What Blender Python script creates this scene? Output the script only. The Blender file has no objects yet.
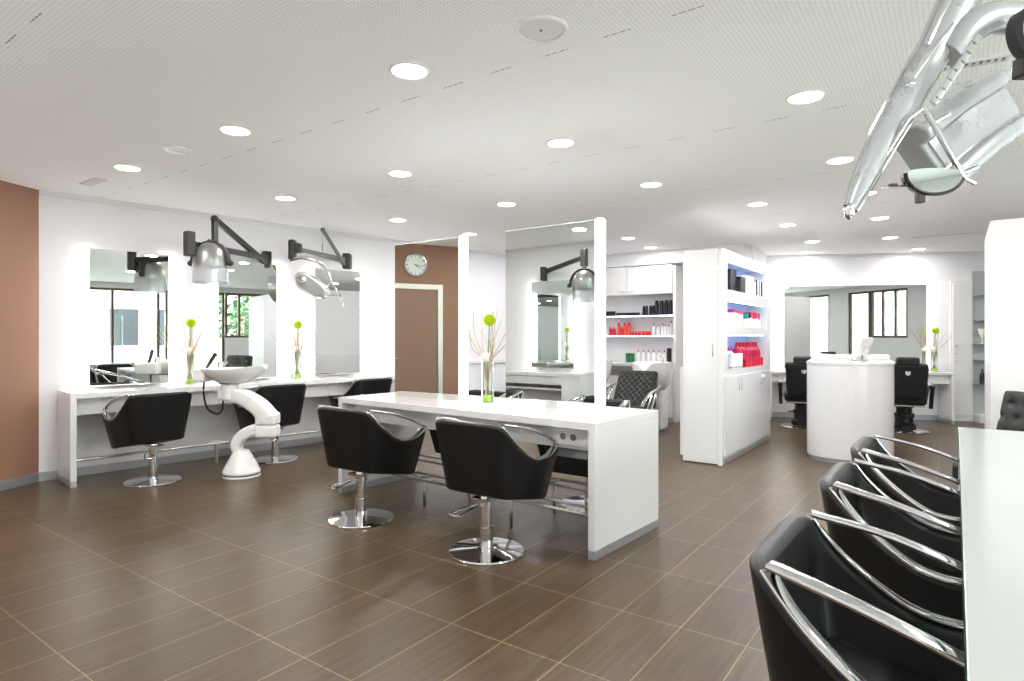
import bpy, bmesh, math, random
from mathutils import Vector, Matrix
SC = bpy.context.scene
COL = SC.collection
PI = math.pi
RAD = math.radians
random.seed(4)

# ---------------------------------------------------------------- camera, world, exposure
cd = bpy.data.cameras.new('camera'); cam = bpy.data.objects.new('camera', cd); COL.objects.link(cam)
cd.sensor_width = 36.0; cd.lens = 614/1024*36.0; cd.shift_y = -3.5/1024
cd.clip_start = 0.05; cd.clip_end = 200
cam.location = (0, 0, 1.36); cam.rotation_euler = (PI/2, 0, RAD(35.83))
SC.camera = cam
SC.view_settings.view_transform = 'Standard'; SC.view_settings.look = 'None'
SC.view_settings.gamma = 1.0; SC.view_settings.use_curve_mapping = False
SC.view_settings.exposure = 1.85
w = bpy.data.worlds.new('daylight'); SC.world = w; w.use_nodes = True
w.node_tree.nodes['Background'].inputs[0].default_value = (0.86, 0.93, 1.0, 1)
w.node_tree.nodes['Background'].inputs[1].default_value = 5.0
sl = bpy.data.lights.new('sun', 'SUN'); so = bpy.data.objects.new('sun', sl); COL.objects.link(so)
sl.energy = 10.5; sl.angle = RAD(1); sl.color = (1, .98, .96); so.location = (0, 0, 12); so.rotation_euler = (RAD(-20), RAD(-32), 0)
LAMP_W = 3.0
STRIP_E = 4.5

# ---------------------------------------------------------------- materials
def lin(c):
    return tuple(((x/255)/12.92 if x/255 <= 0.04045 else ((x/255+0.055)/1.055)**2.4) for x in c) + (1,)
def mat(name, rgb, rough=0.5, metal=0.0, spec=0.5, coat=0.0, trans=0.0, emit=None, es=0, ior=1.45, bump=None):
    m = bpy.data.materials.new(name); m.use_nodes = True
    b = m.node_tree.nodes['Principled BSDF']
    b.inputs['Base Color'].default_value = lin(rgb); b.inputs['Roughness'].default_value = rough
    b.inputs['Metallic'].default_value = metal; b.inputs['Specular IOR Level'].default_value = spec
    b.inputs['Coat Weight'].default_value = coat; b.inputs['Coat Roughness'].default_value = 0.05
    b.inputs['Transmission Weight'].default_value = trans; b.inputs['IOR'].default_value = ior
    if emit:
        b.inputs['Emission Color'].default_value = lin(emit); b.inputs['Emission Strength'].default_value = es
    nt = m.node_tree
    tc = nt.nodes.new('ShaderNodeTexCoord')
    n = nt.nodes.new('ShaderNodeTexNoise'); n.inputs['Scale'].default_value = bump[0] if bump else 9.0
    n.inputs['Detail'].default_value = 4
    nt.links.new(tc.outputs['Object'], n.inputs['Vector'])
    if bump:
        bp = nt.nodes.new('ShaderNodeBump'); bp.inputs['Strength'].default_value = bump[1]; bp.inputs['Distance'].default_value = 0.002
        nt.links.new(n.outputs['Fac'], bp.inputs['Height']); nt.links.new(bp.outputs['Normal'], b.inputs['Normal'])
    elif rough > 0.02 and not emit:
        mr = nt.nodes.new('ShaderNodeMapRange')
        mr.inputs['To Min'].default_value = max(0.0, rough*0.85); mr.inputs['To Max'].default_value = min(1, rough*1.15)
        nt.links.new(n.outputs['Fac'], mr.inputs['Value']); nt.links.new(mr.outputs['Result'], b.inputs['Roughness'])
    return m
M = {}
M['wall'] = mat('white_paint', (232, 231, 233), 0.7, spec=0.3, bump=(60, 0.04))
M['brown'] = mat('brown_paint', (155, 118, 98), 0.6, spec=0.3, bump=(60, 0.05))
M['bdoor'] = mat('brown_door', (142, 110, 89), 0.45)
M['lam'] = mat('white_laminate', (226, 225, 225), 0.16, coat=0.25)
M['lam2'] = mat('white_matt_laminate', (224, 223, 223), 0.4)
M['plinth'] = mat('brushed_plinth', (176, 180, 184), 0.4, metal=0.6)
M['steel'] = mat('brushed_steel', (196, 192, 186), 0.32, metal=1)
M['chrome'] = mat('chrome', (225, 225, 226), 0.07, metal=1)
M['satin'] = mat('satin_silver', (206, 207, 208), 0.28, metal=0.85)
M['mirror'] = mat('mirror_glass', (232, 238, 236), 0.0, metal=1)
M['medge'] = mat('mirror_edge', (205, 222, 214), 0.2)
M['leather'] = mat('black_leather', (17, 17, 18), 0.4, spec=0.45, bump=(220, 0.12))
M['leatherg'] = mat('dark_green_grey_leather', (36, 38, 36), 0.36, spec=0.5, bump=(120, 0.1))
M['black'] = mat('black_plastic', (20, 20, 21), 0.35)
M['dgrey'] = mat('dark_grey_plastic', (50, 50, 50), 0.42)
M['mgrey'] = mat('mid_grey_panel', (118, 118, 116), 0.5)
M['hood'] = mat('hood_silver', (158, 158, 155), 0.3, metal=0.75)
M['ceramic'] = mat('white_ceramic', (242, 241, 238), 0.12, coat=0.5)
M['wplastic'] = mat('white_plastic', (240, 240, 238), 0.28)
M['strip'] = mat('light_tube', (255, 255, 255), 0.4, emit=(255, 253, 250), es=STRIP_E)
M['wstrip'] = mat('wall_light_tube', (255, 255, 255), 0.4, emit=(255, 253, 250), es=2.1)
M['led'] = mat('cool_led', (255, 255, 255), 0.4, emit=(190, 208, 255), es=2.2)
M['lampglow'] = mat('lamp_diffuser', (255, 255, 255), 0.4, emit=(255, 250, 242), es=7)
M['niche'] = mat('led_tinted_back_panel', (172, 190, 232), 0.5)  # cool LED light tint painted into the panel colour
M['red'] = mat('red_plastic', (205, 30, 48), 0.3)
M['pink'] = mat('crimson_plastic', (196, 22, 70), 0.3)
M['coral'] = mat('coral_plastic', (232, 84, 66), 0.35)
M['teal'] = mat('teal_plastic', (20, 140, 150), 0.35)
M['magenta'] = mat('magenta_plastic', (200, 40, 140), 0.35)
M['green'] = mat('green_plastic', (22, 110, 60), 0.35)
M['navy'] = mat('navy_black_plastic', (28, 32, 44), 0.3)
M['flower'] = mat('lime_petals', (206, 226, 36), 0.6)
M['moss'] = mat('lime_gel', (190, 226, 60), 0.5)
M['twig'] = mat('pale_twig', (172, 144, 108), 0.7)
M['bauble'] = mat('pale_bauble', (226, 218, 206), 0.3)
M['wframe'] = mat('brown_window_frame', (96, 70, 62), 0.45)
M['leaf'] = mat('tree_leaves', (52, 84, 42), 0.7)
M['bark'] = mat('tree_bark', (92, 76, 62), 0.8)
M['facade'] = mat('pale_facade', (168, 164, 158), 0.8)
M['pave'] = mat('pavement', (170, 168, 162), 0.85)
M['dial'] = mat('clock_dial', (236, 236, 230), 0.5)
M['ink'] = mat('clock_ink', (30, 30, 30), 0.5)
M['visor'] = mat('clear_visor', (222, 226, 228), 0.12, trans=0.6, ior=1.15)
M['satinw'] = mat('pale_silver_shell', (172, 173, 175), 0.28, metal=0.25)
M['mgreyl'] = mat('light_grey_panel', (176, 180, 180), 0.35)
M['gshelf'] = mat('glass_shelf_edge', (150, 168, 162), 0.1, trans=0.3)
M['gtop'] = mat('back_painted_glass_top', (174, 178, 175), 0.16, coat=0.1)
M['screen'] = mat('dark_screen', (40, 42, 46), 0.2)
def glass(name, rgb, mix=0.12):
    m = bpy.data.materials.new(name); m.use_nodes = True; nt = m.node_tree
    nt.nodes.clear(); o = nt.nodes.new('ShaderNodeOutputMaterial'); mx = nt.nodes.new('ShaderNodeMixShader')
    t = nt.nodes.new('ShaderNodeBsdfTransparent'); g = nt.nodes.new('ShaderNodeBsdfGlossy'); f = nt.nodes.new('ShaderNodeMapRange'); lw = nt.nodes.new('ShaderNodeLayerWeight')
    t.inputs[0].default_value = lin(rgb); g.inputs['Roughness'].default_value = 0.02; lw.inputs['Blend'].default_value = 0.35; f.inputs['To Min'].default_value = 0.03; f.inputs['To Max'].default_value = 0.55; nt.links.new(lw.outputs['Fresnel'], f.inputs['Value'])
    nt.links.new(f.outputs[0], mx.inputs[0]); nt.links.new(t.outputs[0], mx.inputs[1]); nt.links.new(g.outputs[0], mx.inputs[2])
    nt.links.new(mx.outputs[0], o.inputs[0]); return m
M['glass'] = glass('clear_glass', (248, 252, 250))
M['pane'] = glass('window_glass', (236, 242, 240))

def floor_material():
    m = bpy.data.materials.new('brown_wood_grain_tiles'); m.use_nodes = True; nt = m.node_tree; N = nt.nodes; L = nt.links
    b = N['Principled BSDF']; tc = N.new('ShaderNodeTexCoord')
    mp = N.new('ShaderNodeMapping'); mp.inputs['Location'].default_value = (0.744, -0.997, 0)
    L.new(tc.outputs['Object'], mp.inputs['Vector'])
    br = N.new('ShaderNodeTexBrick'); br.offset = 0; br.squash = 1
    br.inputs['Scale'].default_value = 1; br.inputs['Brick Width'].default_value = 0.2985; br.inputs['Row Height'].default_value = 0.5985
    br.inputs['Mortar Size'].default_value = 0.0022; br.inputs['Mortar Smooth'].default_value = 0.1; br.inputs['Bias'].default_value = 0
    br.inputs['Color1'].default_value = lin((79, 63, 44)); br.inputs['Color2'].default_value = lin((88, 72, 51)); br.inputs['Mortar'].default_value = lin((146, 132, 100))
    L.new(mp.outputs['Vector'], br.inputs['Vector'])
    m2 = N.new('ShaderNodeMapping'); m2.inputs['Scale'].default_value = (46, 2.2, 1); L.new(tc.outputs['Object'], m2.inputs['Vector'])
    nz = N.new('ShaderNodeTexNoise'); nz.inputs['Scale'].default_value = 1; nz.inputs['Detail'].default_value = 6; L.new(m2.outputs['Vector'], nz.inputs['Vector'])
    mr = N.new('ShaderNodeMapRange'); mr.inputs['From Min'].default_value = 0.3; mr.inputs['From Max'].default_value = 0.7
    mr.inputs['To Min'].default_value = 0.74; mr.inputs['To Max'].default_value = 1.22; L.new(nz.outputs['Fac'], mr.inputs['Value'])
    mx = N.new('ShaderNodeMix'); mx.data_type = 'RGBA'; mx.blend_type = 'MULTIPLY'; mx.inputs['Factor'].default_value = 1
    L.new(br.outputs['Color'], mx.inputs['A']); L.new(mr.outputs['Result'], mx.inputs['B']); L.new(mx.outputs['Result'], b.inputs['Base Color'])
    b.inputs['Roughness'].default_value = 0.34; b.inputs['Specular IOR Level'].default_value = 0.36
    bp = N.new('ShaderNodeBump'); bp.inputs['Strength'].default_value = 0.25; bp.inputs['Distance'].default_value = 0.001; bp.invert = True
    L.new(br.outputs['Fac'], bp.inputs['Height']); L.new(bp.outputs['Normal'], b.inputs['Normal'])
    return m
def ceiling_material():
    m = bpy.data.materials.new('perforated_white_ceiling'); m.use_nodes = True; nt = m.node_tree; N = nt.nodes; L = nt.links
    b = N['Principled BSDF']; tc = N.new('ShaderNodeTexCoord'); sx = N.new('ShaderNodeSeparateXYZ'); L.new(tc.outputs['Object'], sx.inputs[0])
    def math_(op, a, bb=None):
        n = N.new('ShaderNodeMath'); n.operation = op
        for i, v in enumerate((a, bb)):
            if v is None: continue
            if isinstance(v, (int, float)): n.inputs[i].default_value = v
            else: L.new(v, n.inputs[i])
        return n.outputs[0]
    P = 0.020
    fx = math_('SUBTRACT', math_('FRACT', math_('MULTIPLY', sx.outputs[0], 1/P)), 0.5)
    fy = math_('SUBTRACT', math_('FRACT', math_('MULTIPLY', sx.outputs[1], 1/P)), 0.5)
    r2 = math_('ADD', math_('MULTIPLY', fx, fx), math_('MULTIPLY', fy, fy))
    dot = math_('LESS_THAN', r2, 0.048)
    # joints between the boards: rows of short slots every 1.6 m
    yj = math_('ABSOLUTE', math_('SUBTRACT', math_('FRACT', math_('ADD', math_('MULTIPLY', math_('SUBTRACT', sx.outputs[1], 0.95), 1/1.6), 0.5)), 0.5))
    onl = math_('LESS_THAN', yj, 0.0022)
    dash = math_('LESS_THAN', math_('FRACT', math_('MULTIPLY', sx.outputs[0], 1/0.33)), 0.42)
    slot = math_('MULTIPLY', math_('MULTIPLY', onl, dash), math_('LESS_THAN', math_('FRACT', math_('MULTIPLY', sx.outputs[0], 1/0.04)), 0.78))
    mx = N.new('ShaderNodeMix'); mx.data_type = 'RGBA'
    mx.inputs['A'].default_value = lin((250, 250, 250)); mx.inputs['B'].default_value = lin((226, 225, 224)); L.new(dot, mx.inputs['Factor'])
    m3 = N.new('ShaderNodeMix'); m3.data_type = 'RGBA'; m3.inputs['B'].default_value = lin((150, 147, 143))
    L.new(mx.outputs['Result'], m3.inputs['A']); L.new(slot, m3.inputs['Factor'])
    L.new(m3.outputs['Result'], b.inputs['Base Color']); b.inputs['Roughness'].default_value = 0.8; b.inputs['Specular IOR Level'].default_value = 0.2
    return m
M['floor'] = floor_material(); M['ceiling'] = ceiling_material()

# ---------------------------------------------------------------- shape helpers
def nb(): return bmesh.new()
def box(bm, x0, y0, z0, x1, y1, z1, mi=0, bev=0.0, seg=2):
    t = bmesh.new(); bmesh.ops.create_cube(t, size=1)
    for v in t.verts: v.co = Vector((x0+(v.co.x+.5)*(x1-x0), y0+(v.co.y+.5)*(y1-y0), z0+(v.co.z+.5)*(z1-z0)))
    if bev > 0: bmesh.ops.bevel(t, geom=list(t.edges), offset=bev, segments=seg, profile=0.5, affect='EDGES')
    merge(bm, t, mi)
def merge(bm, t, mi=0, mtx=None):
    if mtx is not None: bmesh.ops.transform(t, matrix=mtx, verts=t.verts)
    bmesh.ops.recalc_face_normals(t, faces=t.faces)
    vm = {v: bm.verts.new(v.co) for v in t.verts}
    for f in t.faces:
        try:
            g = bm.faces.new([vm[v] for v in f.verts]); g.material_index = mi if mi is not None else f.material_index
            g.smooth = f.smooth
        except ValueError: pass
    t.free()
def lathe(bm, prof, c=(0, 0, 0), seg=32, mi=0, mtx=None, a0=0, a1=2*PI):
    """prof: list of (r, z) from bottom to top"""
    t = bmesh.new(); full = abs(a1-a0-2*PI) < 1e-6; n = seg if full else seg+1
    rings = []
    for r, z in prof:
        if r < 1e-6: rings.append([t.verts.new((0, 0, z))])
        else: rings.append([t.verts.new((r*math.cos(a0+(a1-a0)*k/seg), r*math.sin(a0+(a1-a0)*k/seg), z)) for k in range(n)])
    for a, b in zip(rings, rings[1:]):
        for k in range(seg):
            k2 = (k+1) % n if full else k+1
            if len(a) == 1 and len(b) == 1: continue
            if len(a) == 1: f = [a[0], b[k], b[k2]]
            elif len(b) == 1: f = [a[k], a[k2], b[0]]
            else: f = [a[k], a[k2], b[k2], b[k]]
            t.faces.new(f)
    for f in t.faces: f.smooth = True
    m = Matrix.Translation(Vector(c))
    merge(bm, t, mi, m @ mtx if mtx is not None else m)
def smooth_pts(pts, n=8):
    """Catmull-Rom through pts"""
    P = [Vector(p) for p in pts]; P = [2*P[0]-P[1]] + P + [2*P[-1]-P[-2]]; out = []
    for i in range(1, len(P)-2):
        for k in range(n):
            t = k/n; a, b, c, d = P[i-1], P[i], P[i+1], P[i+2]
            out.append(0.5*((2*b)+(c-a)*t+(2*a-5*b+4*c-d)*t*t+(3*b-a-3*c+d)*t**3))
    out.append(P[-2]); return out
def sweep(bm, pts, prof, up=(0, 0, 1), mi=0, scale=None, smooth=True, closed=False):
    """sweep 2-D profile [(side, up)] along pts"""
    P = [Vector(p) for p in pts]; n = len(P); t = bmesh.new(); rings = []; up = Vector(up)
    for i, p in enumerate(P):
        if closed: tg = (P[(i+1) % n]-P[i-1]).normalized()
        else: tg = (P[min(i+1, n-1)]-P[max(i-1, 0)]).normalized()
        sd = tg.cross(up)
        if sd.length < 1e-4: sd = tg.cross(Vector((1, 0, 0)))
        sd.normalize(); u = sd.cross(tg).normalized(); s = scale[i] if scale else 1
        if isinstance(s, (int, float)): s = (s, s)
        rings.append([t.verts.new(p+sd*a*s[0]+u*b*s[1]) for a, b in prof])
    m = len(prof)
    for i in range(n if closed else n-1):
        a, b = rings[i], rings[(i+1) % n]
        for k in range(m): t.faces.new([a[k], a[(k+1) % m], b[(k+1) % m], b[k]])
    if not closed: t.faces.new(rings[0][::-1]); t.faces.new(rings[-1])
    for f in t.faces: f.smooth = smooth and len(f.verts) == 4
    merge(bm, t, mi)
def circ(r, n=12): return [(r*math.cos(2*PI*k/n), r*math.sin(2*PI*k/n)) for k in range(n)]
def rrect(w_, h, r, n=3):
    o = []
    for cx, cy, a in ((w_/2-r, h/2-r, 0), (-w_/2+r, h/2-r, PI/2), (-w_/2+r, -h/2+r, PI), (w_/2-r, -h/2+r, 1.5*PI)):
        for k in range(n+1): o.append((cx+r*math.cos(a+PI/2*k/n), cy+r*math.sin(a+PI/2*k/n)))
    return o
def tube(bm, pts, r, mi=0, n=10): sweep(bm, pts, circ(r, n), mi=mi)
def prism(bm, poly, z0, z1, mi=0, mtx=None, bev=0):
    t = bmesh.new(); a = [t.verts.new((x, y, z0)) for x, y in poly]; b = [t.verts.new((x, y, z1)) for x, y in poly]
    t.faces.new(a[::-1]); t.faces.new(b); n = len(poly)
    for k in range(n): t.faces.new([a[k], a[(k+1) % n], b[(k+1) % n], b[k]])
    if bev: bmesh.ops.bevel(t, geom=list(t.edges), offset=bev, segments=2, profile=0.5, affect='EDGES')
    merge(bm, t, mi, mtx)
def ball(bm, c, r, mi=0, sub=3, sc=(1, 1, 1)):
    t = bmesh.new(); bmesh.ops.create_icosphere(t, subdivisions=sub, radius=r)
    for v in t.verts: v.co = Vector((v.co.x*sc[0], v.co.y*sc[1], v.co.z*sc[2]))
    for f in t.faces: f.smooth = True
    merge(bm, t, mi, Matrix.Translation(Vector(c)))
def obj(name, bm, mats, parent=None, loc=None, rotz=None, smooth=False):
    bm.normal_update()
    for e in bm.edges:
        if len(e.link_faces) == 2 and e.calc_face_angle(0) > 0.6: e.smooth = False
    me = bpy.data.meshes.new(name); bm.to_mesh(me); bm.free()
    if not isinstance(mats, (list, tuple)): mats = [mats]
    for m in mats: me.materials.append(M[m] if isinstance(m, str) else m)
    o = bpy.data.objects.new(name, me); COL.objects.link(o)
    if parent: o.parent = parent
    if loc: o.location = loc
    if rotz is not None: o.rotation_euler = (0, 0, rotz)
    return o
def tag(o, label, cat, group=None):
    o['label'] = label; o['category'] = cat
    if group: o['group'] = group
    return o
def thing(name, label, cat, loc=(0, 0, 0), rotz=0.0, group=None):
    o = bpy.data.objects.new(name, None); COL.objects.link(o); o.empty_display_size = 0.1
    o.location = loc; o.rotation_euler = (0, 0, rotz); return tag(o, label, cat, group)
def struct(name, bm, mats, parent=None, loc=None, rotz=None):
    o = obj(name, bm, mats, parent, loc, rotz)
    if parent is None: o['kind'] = 'structure'
    return o
def dup(root, loc, rotz, label, group=None):
    r = root.copy(); COL.objects.link(r); r.location = loc; r.rotation_euler = (0, 0, rotz); r['label'] = label
    if group: r['group'] = group
    for ch in list(root.children):
        c = ch.copy(); COL.objects.link(c); c.parent = r
        for g in list(ch.children):
            d = g.copy(); COL.objects.link(d); d.parent = c
    return r

# ---------------------------------------------------------------- frames of the walls: local +x along, +y into the wall
H = 2.745
LW = ((-7.0, 2.08, 0), RAD(82.77), 7.73)        # white left wall
BW = ((-5.71, -0.5, 0), RAD(116.6), 2.886)      # brown wall
FW = ((-2.7, 11.0, 0), RAD(26.04), 5.0)         # wall at the far right
def wbox(name, frame, x0, x1, z0, z1, m, y0=0.0, y1=0.15):
    bm = nb(); box(bm, x0, y0, z0, x1, y1, z1); return struct(name, bm, m, None, frame[0], frame[1])
bm = nb(); box(bm, -9, -0.66, -0.1, 4.36, 15.5, 0); struct('floor', bm, 'floor')
bm = nb(); box(bm, -9, -0.7, H, 4.4, 15.5, H+0.1); struct('ceiling', bm, 'ceiling')
wbox('wall_left', LW, 0, LW[2]+0.2, 0, H, 'wall')
wbox('wall_left_brown', BW, 0, BW[2]+0.05, 0, H, 'brown')
bm = nb(); box(bm, -6.2, 9.75, 0, -2.5, 9.9, H); struct('wall_back', bm, 'wall')
bm = nb(); prism(bm, [(-2.64, 9.751), (-2.5, 9.751), (-2.62, 11.1), (-2.8, 11.1)], 0, H); struct('wall_back_return', bm, 'wall')
wbox('wall_far', FW, -0.1, FW[2]+3.0, 0, H, 'wall')
# rear wall with opening for the added fill window behind the camera
bm = nb()
box(bm, -6.0, -0.65, 0, -1.5, -0.2, H); box(bm, -1.5, -0.65, 0, 2.1, -0.5, H); box(bm, 3.7, -0.65, 0, 4.35, -0.5, H)
box(bm, 2.1, -0.65, 2.6, 3.7, -0.5, H)
struct('wall_rear', bm, 'wall')
bm = nb()
WX = 4.2
box(bm, WX, -0.5, 0, WX+.15, 0.2, H); box(bm, WX, 5.2, 0, WX+.15, 5.9, H); box(bm, WX, 0.2, 2.6, WX+.15, 5.2, H); box(bm, WX, 7.75, 0, WX+.15, 15, H)
box(bm, WX, 5.9, 2.6, WX+.15, 7.75, H); box(bm, WX, 6.6, 0, WX+.15, 7.75, 1.34)
struct('wall_right', bm, 'wall')
# soffit above the far wall cupboards, ledges, coves
bm = nb(); box(bm, -6.05, 9.35, 2.53, -2.52, 9.749, H-.001, bev=0.004); struct('trim_1', bm, 'wall')
bm = nb(); box(bm, 4.25, -0.035, 0.93, LW[2]-0.4, 0, 0.985, bev=0.006); struct('trim_2', bm, 'lam2', None, LW[0], LW[1])
bm = nb(); sweep(bm, [(0, -0.012, H-0.02), (LW[2], -0.012, H-0.02)], [(-.012, -.02), (.012, -.02), (.012, .02), (-.03, .02)]); struct('trim_3', bm, 'wall', None, LW[0], LW[1])
bm = nb(); box(bm, 0, -0.02, H-0.045, FW[2]+2, 0, H); struct('trim_4', bm, 'wall', None, FW[0], FW[1])
for nm, fr, x0, x1 in (('baseboard_left', LW, 0.0, LW[2]-0.1), ('baseboard_brown_after_door', BW, 2.36, BW[2]-0.01), ('baseboard_brown_before_door', BW, 0.0, 1.36), ('baseboard_far', FW, 0.1, 7)):
    bm = nb(); box(bm, x0, -0.014, 0, x1, 0, 0.085, bev=0.002); struct(nm, bm, 'plinth', None, fr[0], fr[1])
bm = nb(); box(bm, -4.1, -0.2, 0, -1.5, -0.186, 0.085); box(bm, -1.49, -0.5, 0, 4.2, -0.486, 0.085); struct('baseboard_rear', bm, 'plinth')
bm = nb(); box(bm, -6.03, 9.736, 0, -2.42, 9.75, 0.085); struct('baseboard_back', bm, 'plinth')

# brown door in steel frame on the brown wall
bm = nb(); box(bm, 1.45, -0.012, 0.01, 2.27, 0.03, 2.07, bev=0.003)
d = struct('door_1', bm, 'bdoor', None, BW[0], BW[1])
bm = nb()
for a in ((1.37, 0, 1.45, 2.15), (2.27, 0, 2.35, 2.15), (1.45, 2.07, 2.27, 2.15)): box(bm, a[0], -0.03, a[1], a[2], 0.0, a[3], bev=0.003)
obj('door_frame', bm, 'steel', d)
bm = nb(); tube(bm, [(2.2, -0.012, 1.05), (2.2, -0.06, 1.05), (2.19, -0.06, 1.05), (2.09, -0.06, 1.05)], 0.009); lathe(bm, [(0.024, 0), (0.024, 0.008), (0, 0.008)], (2.2, -0.012, 1.05), 20, mtx=Matrix.Rotation(PI/2, 4, 'X'))
obj('door_handle', bm, 'steel', d)

# window and glazed door in right wall; further windows added for daylight fill
def window(name, axis, a0, a1, z0, z1, n, at):
    bm = nb(); fw = 0.06
    def bx(p0, q0, p1, q1, th=0.07, mi=0):
        if axis == 'y': box(bm, at+.02, p0, q0, at+.02+th, p1, q1, mi)
        else: box(bm, p0, at-.02-th, q0, p1, at-.02, q1, mi)
    bx(a0, z0, a1, z0+fw); bx(a0, z1-fw, a1, z1)
    for k in range(n+1):
        c = a0+(a1-a0)*k/n; c = min(max(c, a0+fw/2), a1-fw/2); bx(c-fw/2, z0+fw, c+fw/2, z1-fw)
    o = struct(name, bm, 'wframe')
    for k in range(n):
        bm = nb(); c0 = a0+(a1-a0)*k/n+fw*.6; c1 = a0+(a1-a0)*(k+1)/n-fw*.6
        if axis == 'y': box(bm, at+.05, c0, z0+fw, at+.056, c1, z1-fw)
        else: box(bm, c0, at-.056, z0+fw, c1, at-.05, z1-fw)
        obj('pane', bm, 'pane', o)
    return o
window('window_1', 'y', 6.62, 7.75, 1.34, 2.6, 3, WX)
window('door_2', 'y', 5.9, 6.6, 0.0, 2.6, 1, WX)
window('fill_window_rear', 'x', 2.1, 3.7, 0.0, 2.6, 2, -0.5)  # unseen shop window, added behind the camera for daylight fill
window('fill_window_side', 'y', 0.2, 5.2, 0.0, 2.6, 4, WX)  # side window added as the main daylight source
def portal(loc, rot, sx, sy):
    l = bpy.data.lights.new('daylight_portal', 'AREA'); l.shape = 'RECTANGLE'; l.size = sx; l.size_y = sy; l.cycles.is_portal = True
    o = bpy.data.objects.new('daylight_portal', l); COL.objects.link(o); o.location = loc; o.rotation_euler = rot
portal((WX+.14, 6.82, 1.4), (0, PI/2, 0), 2.6, 1.9)
portal((2.9, -0.64, 1.3), (PI/2, 0, PI), 1.6, 2.6)
portal((WX+.14, 2.7, 1.3), (0, PI/2, 0), 2.6, 5.0)

# ---------------------------------------------------------------- street outside the windows
bm = nb(); box(bm, -12, -14, -0.16, 30, 26, -0.1); struct('ground', bm, 'pave')
def building(loc, rotz, label, wid, hgt):
    t = thing('townhouse', label, 'building', loc, rotz)
    bm = nb(); box(bm, -wid/2, 0, -0.1, wid/2, 4, hgt, bev=0.02); obj('wall', bm, 'facade', t)
    for k in range(int(wid/2.4)):
        for z in range(int(hgt/3)):
            bm = nb(); x = -wid/2+1.2+k*2.4; box(bm, x-.5, -.03, z*3+1, x+.5, 0.02, z*3+2.5, 1); box(bm, x-.58, -.05, z*3+.92, x+.58, 0, z*3+1)
            box(bm, x-.58, -.05, z*3+2.5, x+.58, 0, z*3+2.56); obj('window', bm, ['facade', 'screen'], t)
building((15, 6, 0), -PI/2, 'pale townhouse facade across the street seen reflected through the side window', 16, 9)
building((2, -10, 0), PI, 'pale townhouse facade across the street behind the added shop window', 14, 9)
def tree(loc, label, hgt=3.4):
    t = thing('street_tree', label, 'tree', loc)
    bm = nb(); tube(bm, [(0, 0, -0.1), (0.03, 0, hgt*.3), (0, 0.04, hgt*.6)], 0.07); obj('trunk', bm, 'bark', t)
    bm = nb()
    for k in range(520):
        th = random.uniform(0, 2*PI); ph = math.acos(random.uniform(-1, 1)); r = random.uniform(.5, 1)**.5
        c = Vector((r*1.1*math.sin(ph)*math.cos(th), r*1.1*math.sin(ph)*math.sin(th), hgt*.62+r*hgt*.42*math.cos(ph)))
        s = .13; q = Matrix.Rotation(random.uniform(0, PI), 3, Vector((random.random(), random.random(), random.random())).normalized())
        vs = [bm.verts.new(c+q @ Vector(p)*s) for p in ((-1, 0, 0), (0, -.5, 0), (1, 0, 0), (0, .5, .1))]; bm.faces.new(vs)
    obj('foliage', bm, 'leaf', t)
tree((7.2, 7.9, 0), 'small leafy green tree just outside the side window')
tree((10.6, 9.6, 0), 'leafy green tree farther along the pavement outside the side window')

# ---------------------------------------------------------------- ceiling lights
def ceiling_light(x, y, label):
    t = thing('ceiling_light', label, 'ceiling light', (x, y, H), 0, 'round recessed ceiling lights')
    bm = nb(); lathe(bm, [(.088, -.002), (.090, -.007), (.100, -.007), (.104, 0)], seg=40); obj('trim_ring', bm, 'wplastic', t)
    bm = nb(); lathe(bm, [(0, -.010), (.05, -.009), (.080, -.006), (.088, -.002)], seg=40); obj('diffuser', bm, 'lampglow', t)
    l = bpy.data.lights.new('downlight', 'AREA'); l.shape = 'DISK'; l.size = 0.16; l.energy = LAMP_W; l.color = (1, .985, .98); l.spread = PI
    o = bpy.data.objects.new('downlight', l); COL.objects.link(o); o.parent = t; o.location = (0, 0, -0.014)
ordn = {0: 'first', 1: 'second', 2: 'third', 3: 'fourth', 4: 'fifth', 5: 'sixth'}
cols = [('in the line nearest the mirrored left wall', [(-5.49, 2.23), (-5.41, 3.64), (-5.35, 5.10), (-5.29, 6.36)]),
        ('in line over left end of island desk', [(-3.91, 2.25), (-3.81, 3.66), (-3.79, 5.15), (-3.75, 6.5), (-3.71, 7.92), (-3.80, 8.91)]),
        ('in line over right end of island desk', [(-2.3, 2.275), (-2.28, 3.75), (-2.24, 5.26), (-1.67, 6.68), (-1.68, 8.15), (-1.68, 9.77)]),
        ('in line leading to the reception desk', [(-0.70, 3.86), (-0.73, 5.40), (-0.70, 6.78), (-0.71, 8.30), (-0.737, 10.01)])]
for nm, L_ in cols:
    for k, (x, y) in enumerate(L_): ceiling_light(x, y, 'round downlight %s, %s from the front' % (nm, ordn[k]))
ceiling_light(-1.95, 10.94, 'round downlight closest to far wall, left one above the long mirror')
ceiling_light(-0.476, 11.575, 'round downlight closest to the far wall, right one above the long mirror')
for x, y in ((-5.2, 0.9), (-3.9, 0.8), (-2.3, 0.8), (-0.7, 0.8), (-0.7, 2.3), (0.9, 0.8), (0.9, 2.4), (0.9, 3.9), (0.9, 5.4), (0.9, 8.4), (0.9, 10.1), (2.5, 2.4), (2.5, 5.4), (2.5, 8.4), (2.5, 11), (-5.3, 7.9)):
    ceiling_light(x, y, 'unseen round downlight added outside the picture for lighting')  # unseen lamps, added beyond the view to light the room

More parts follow.
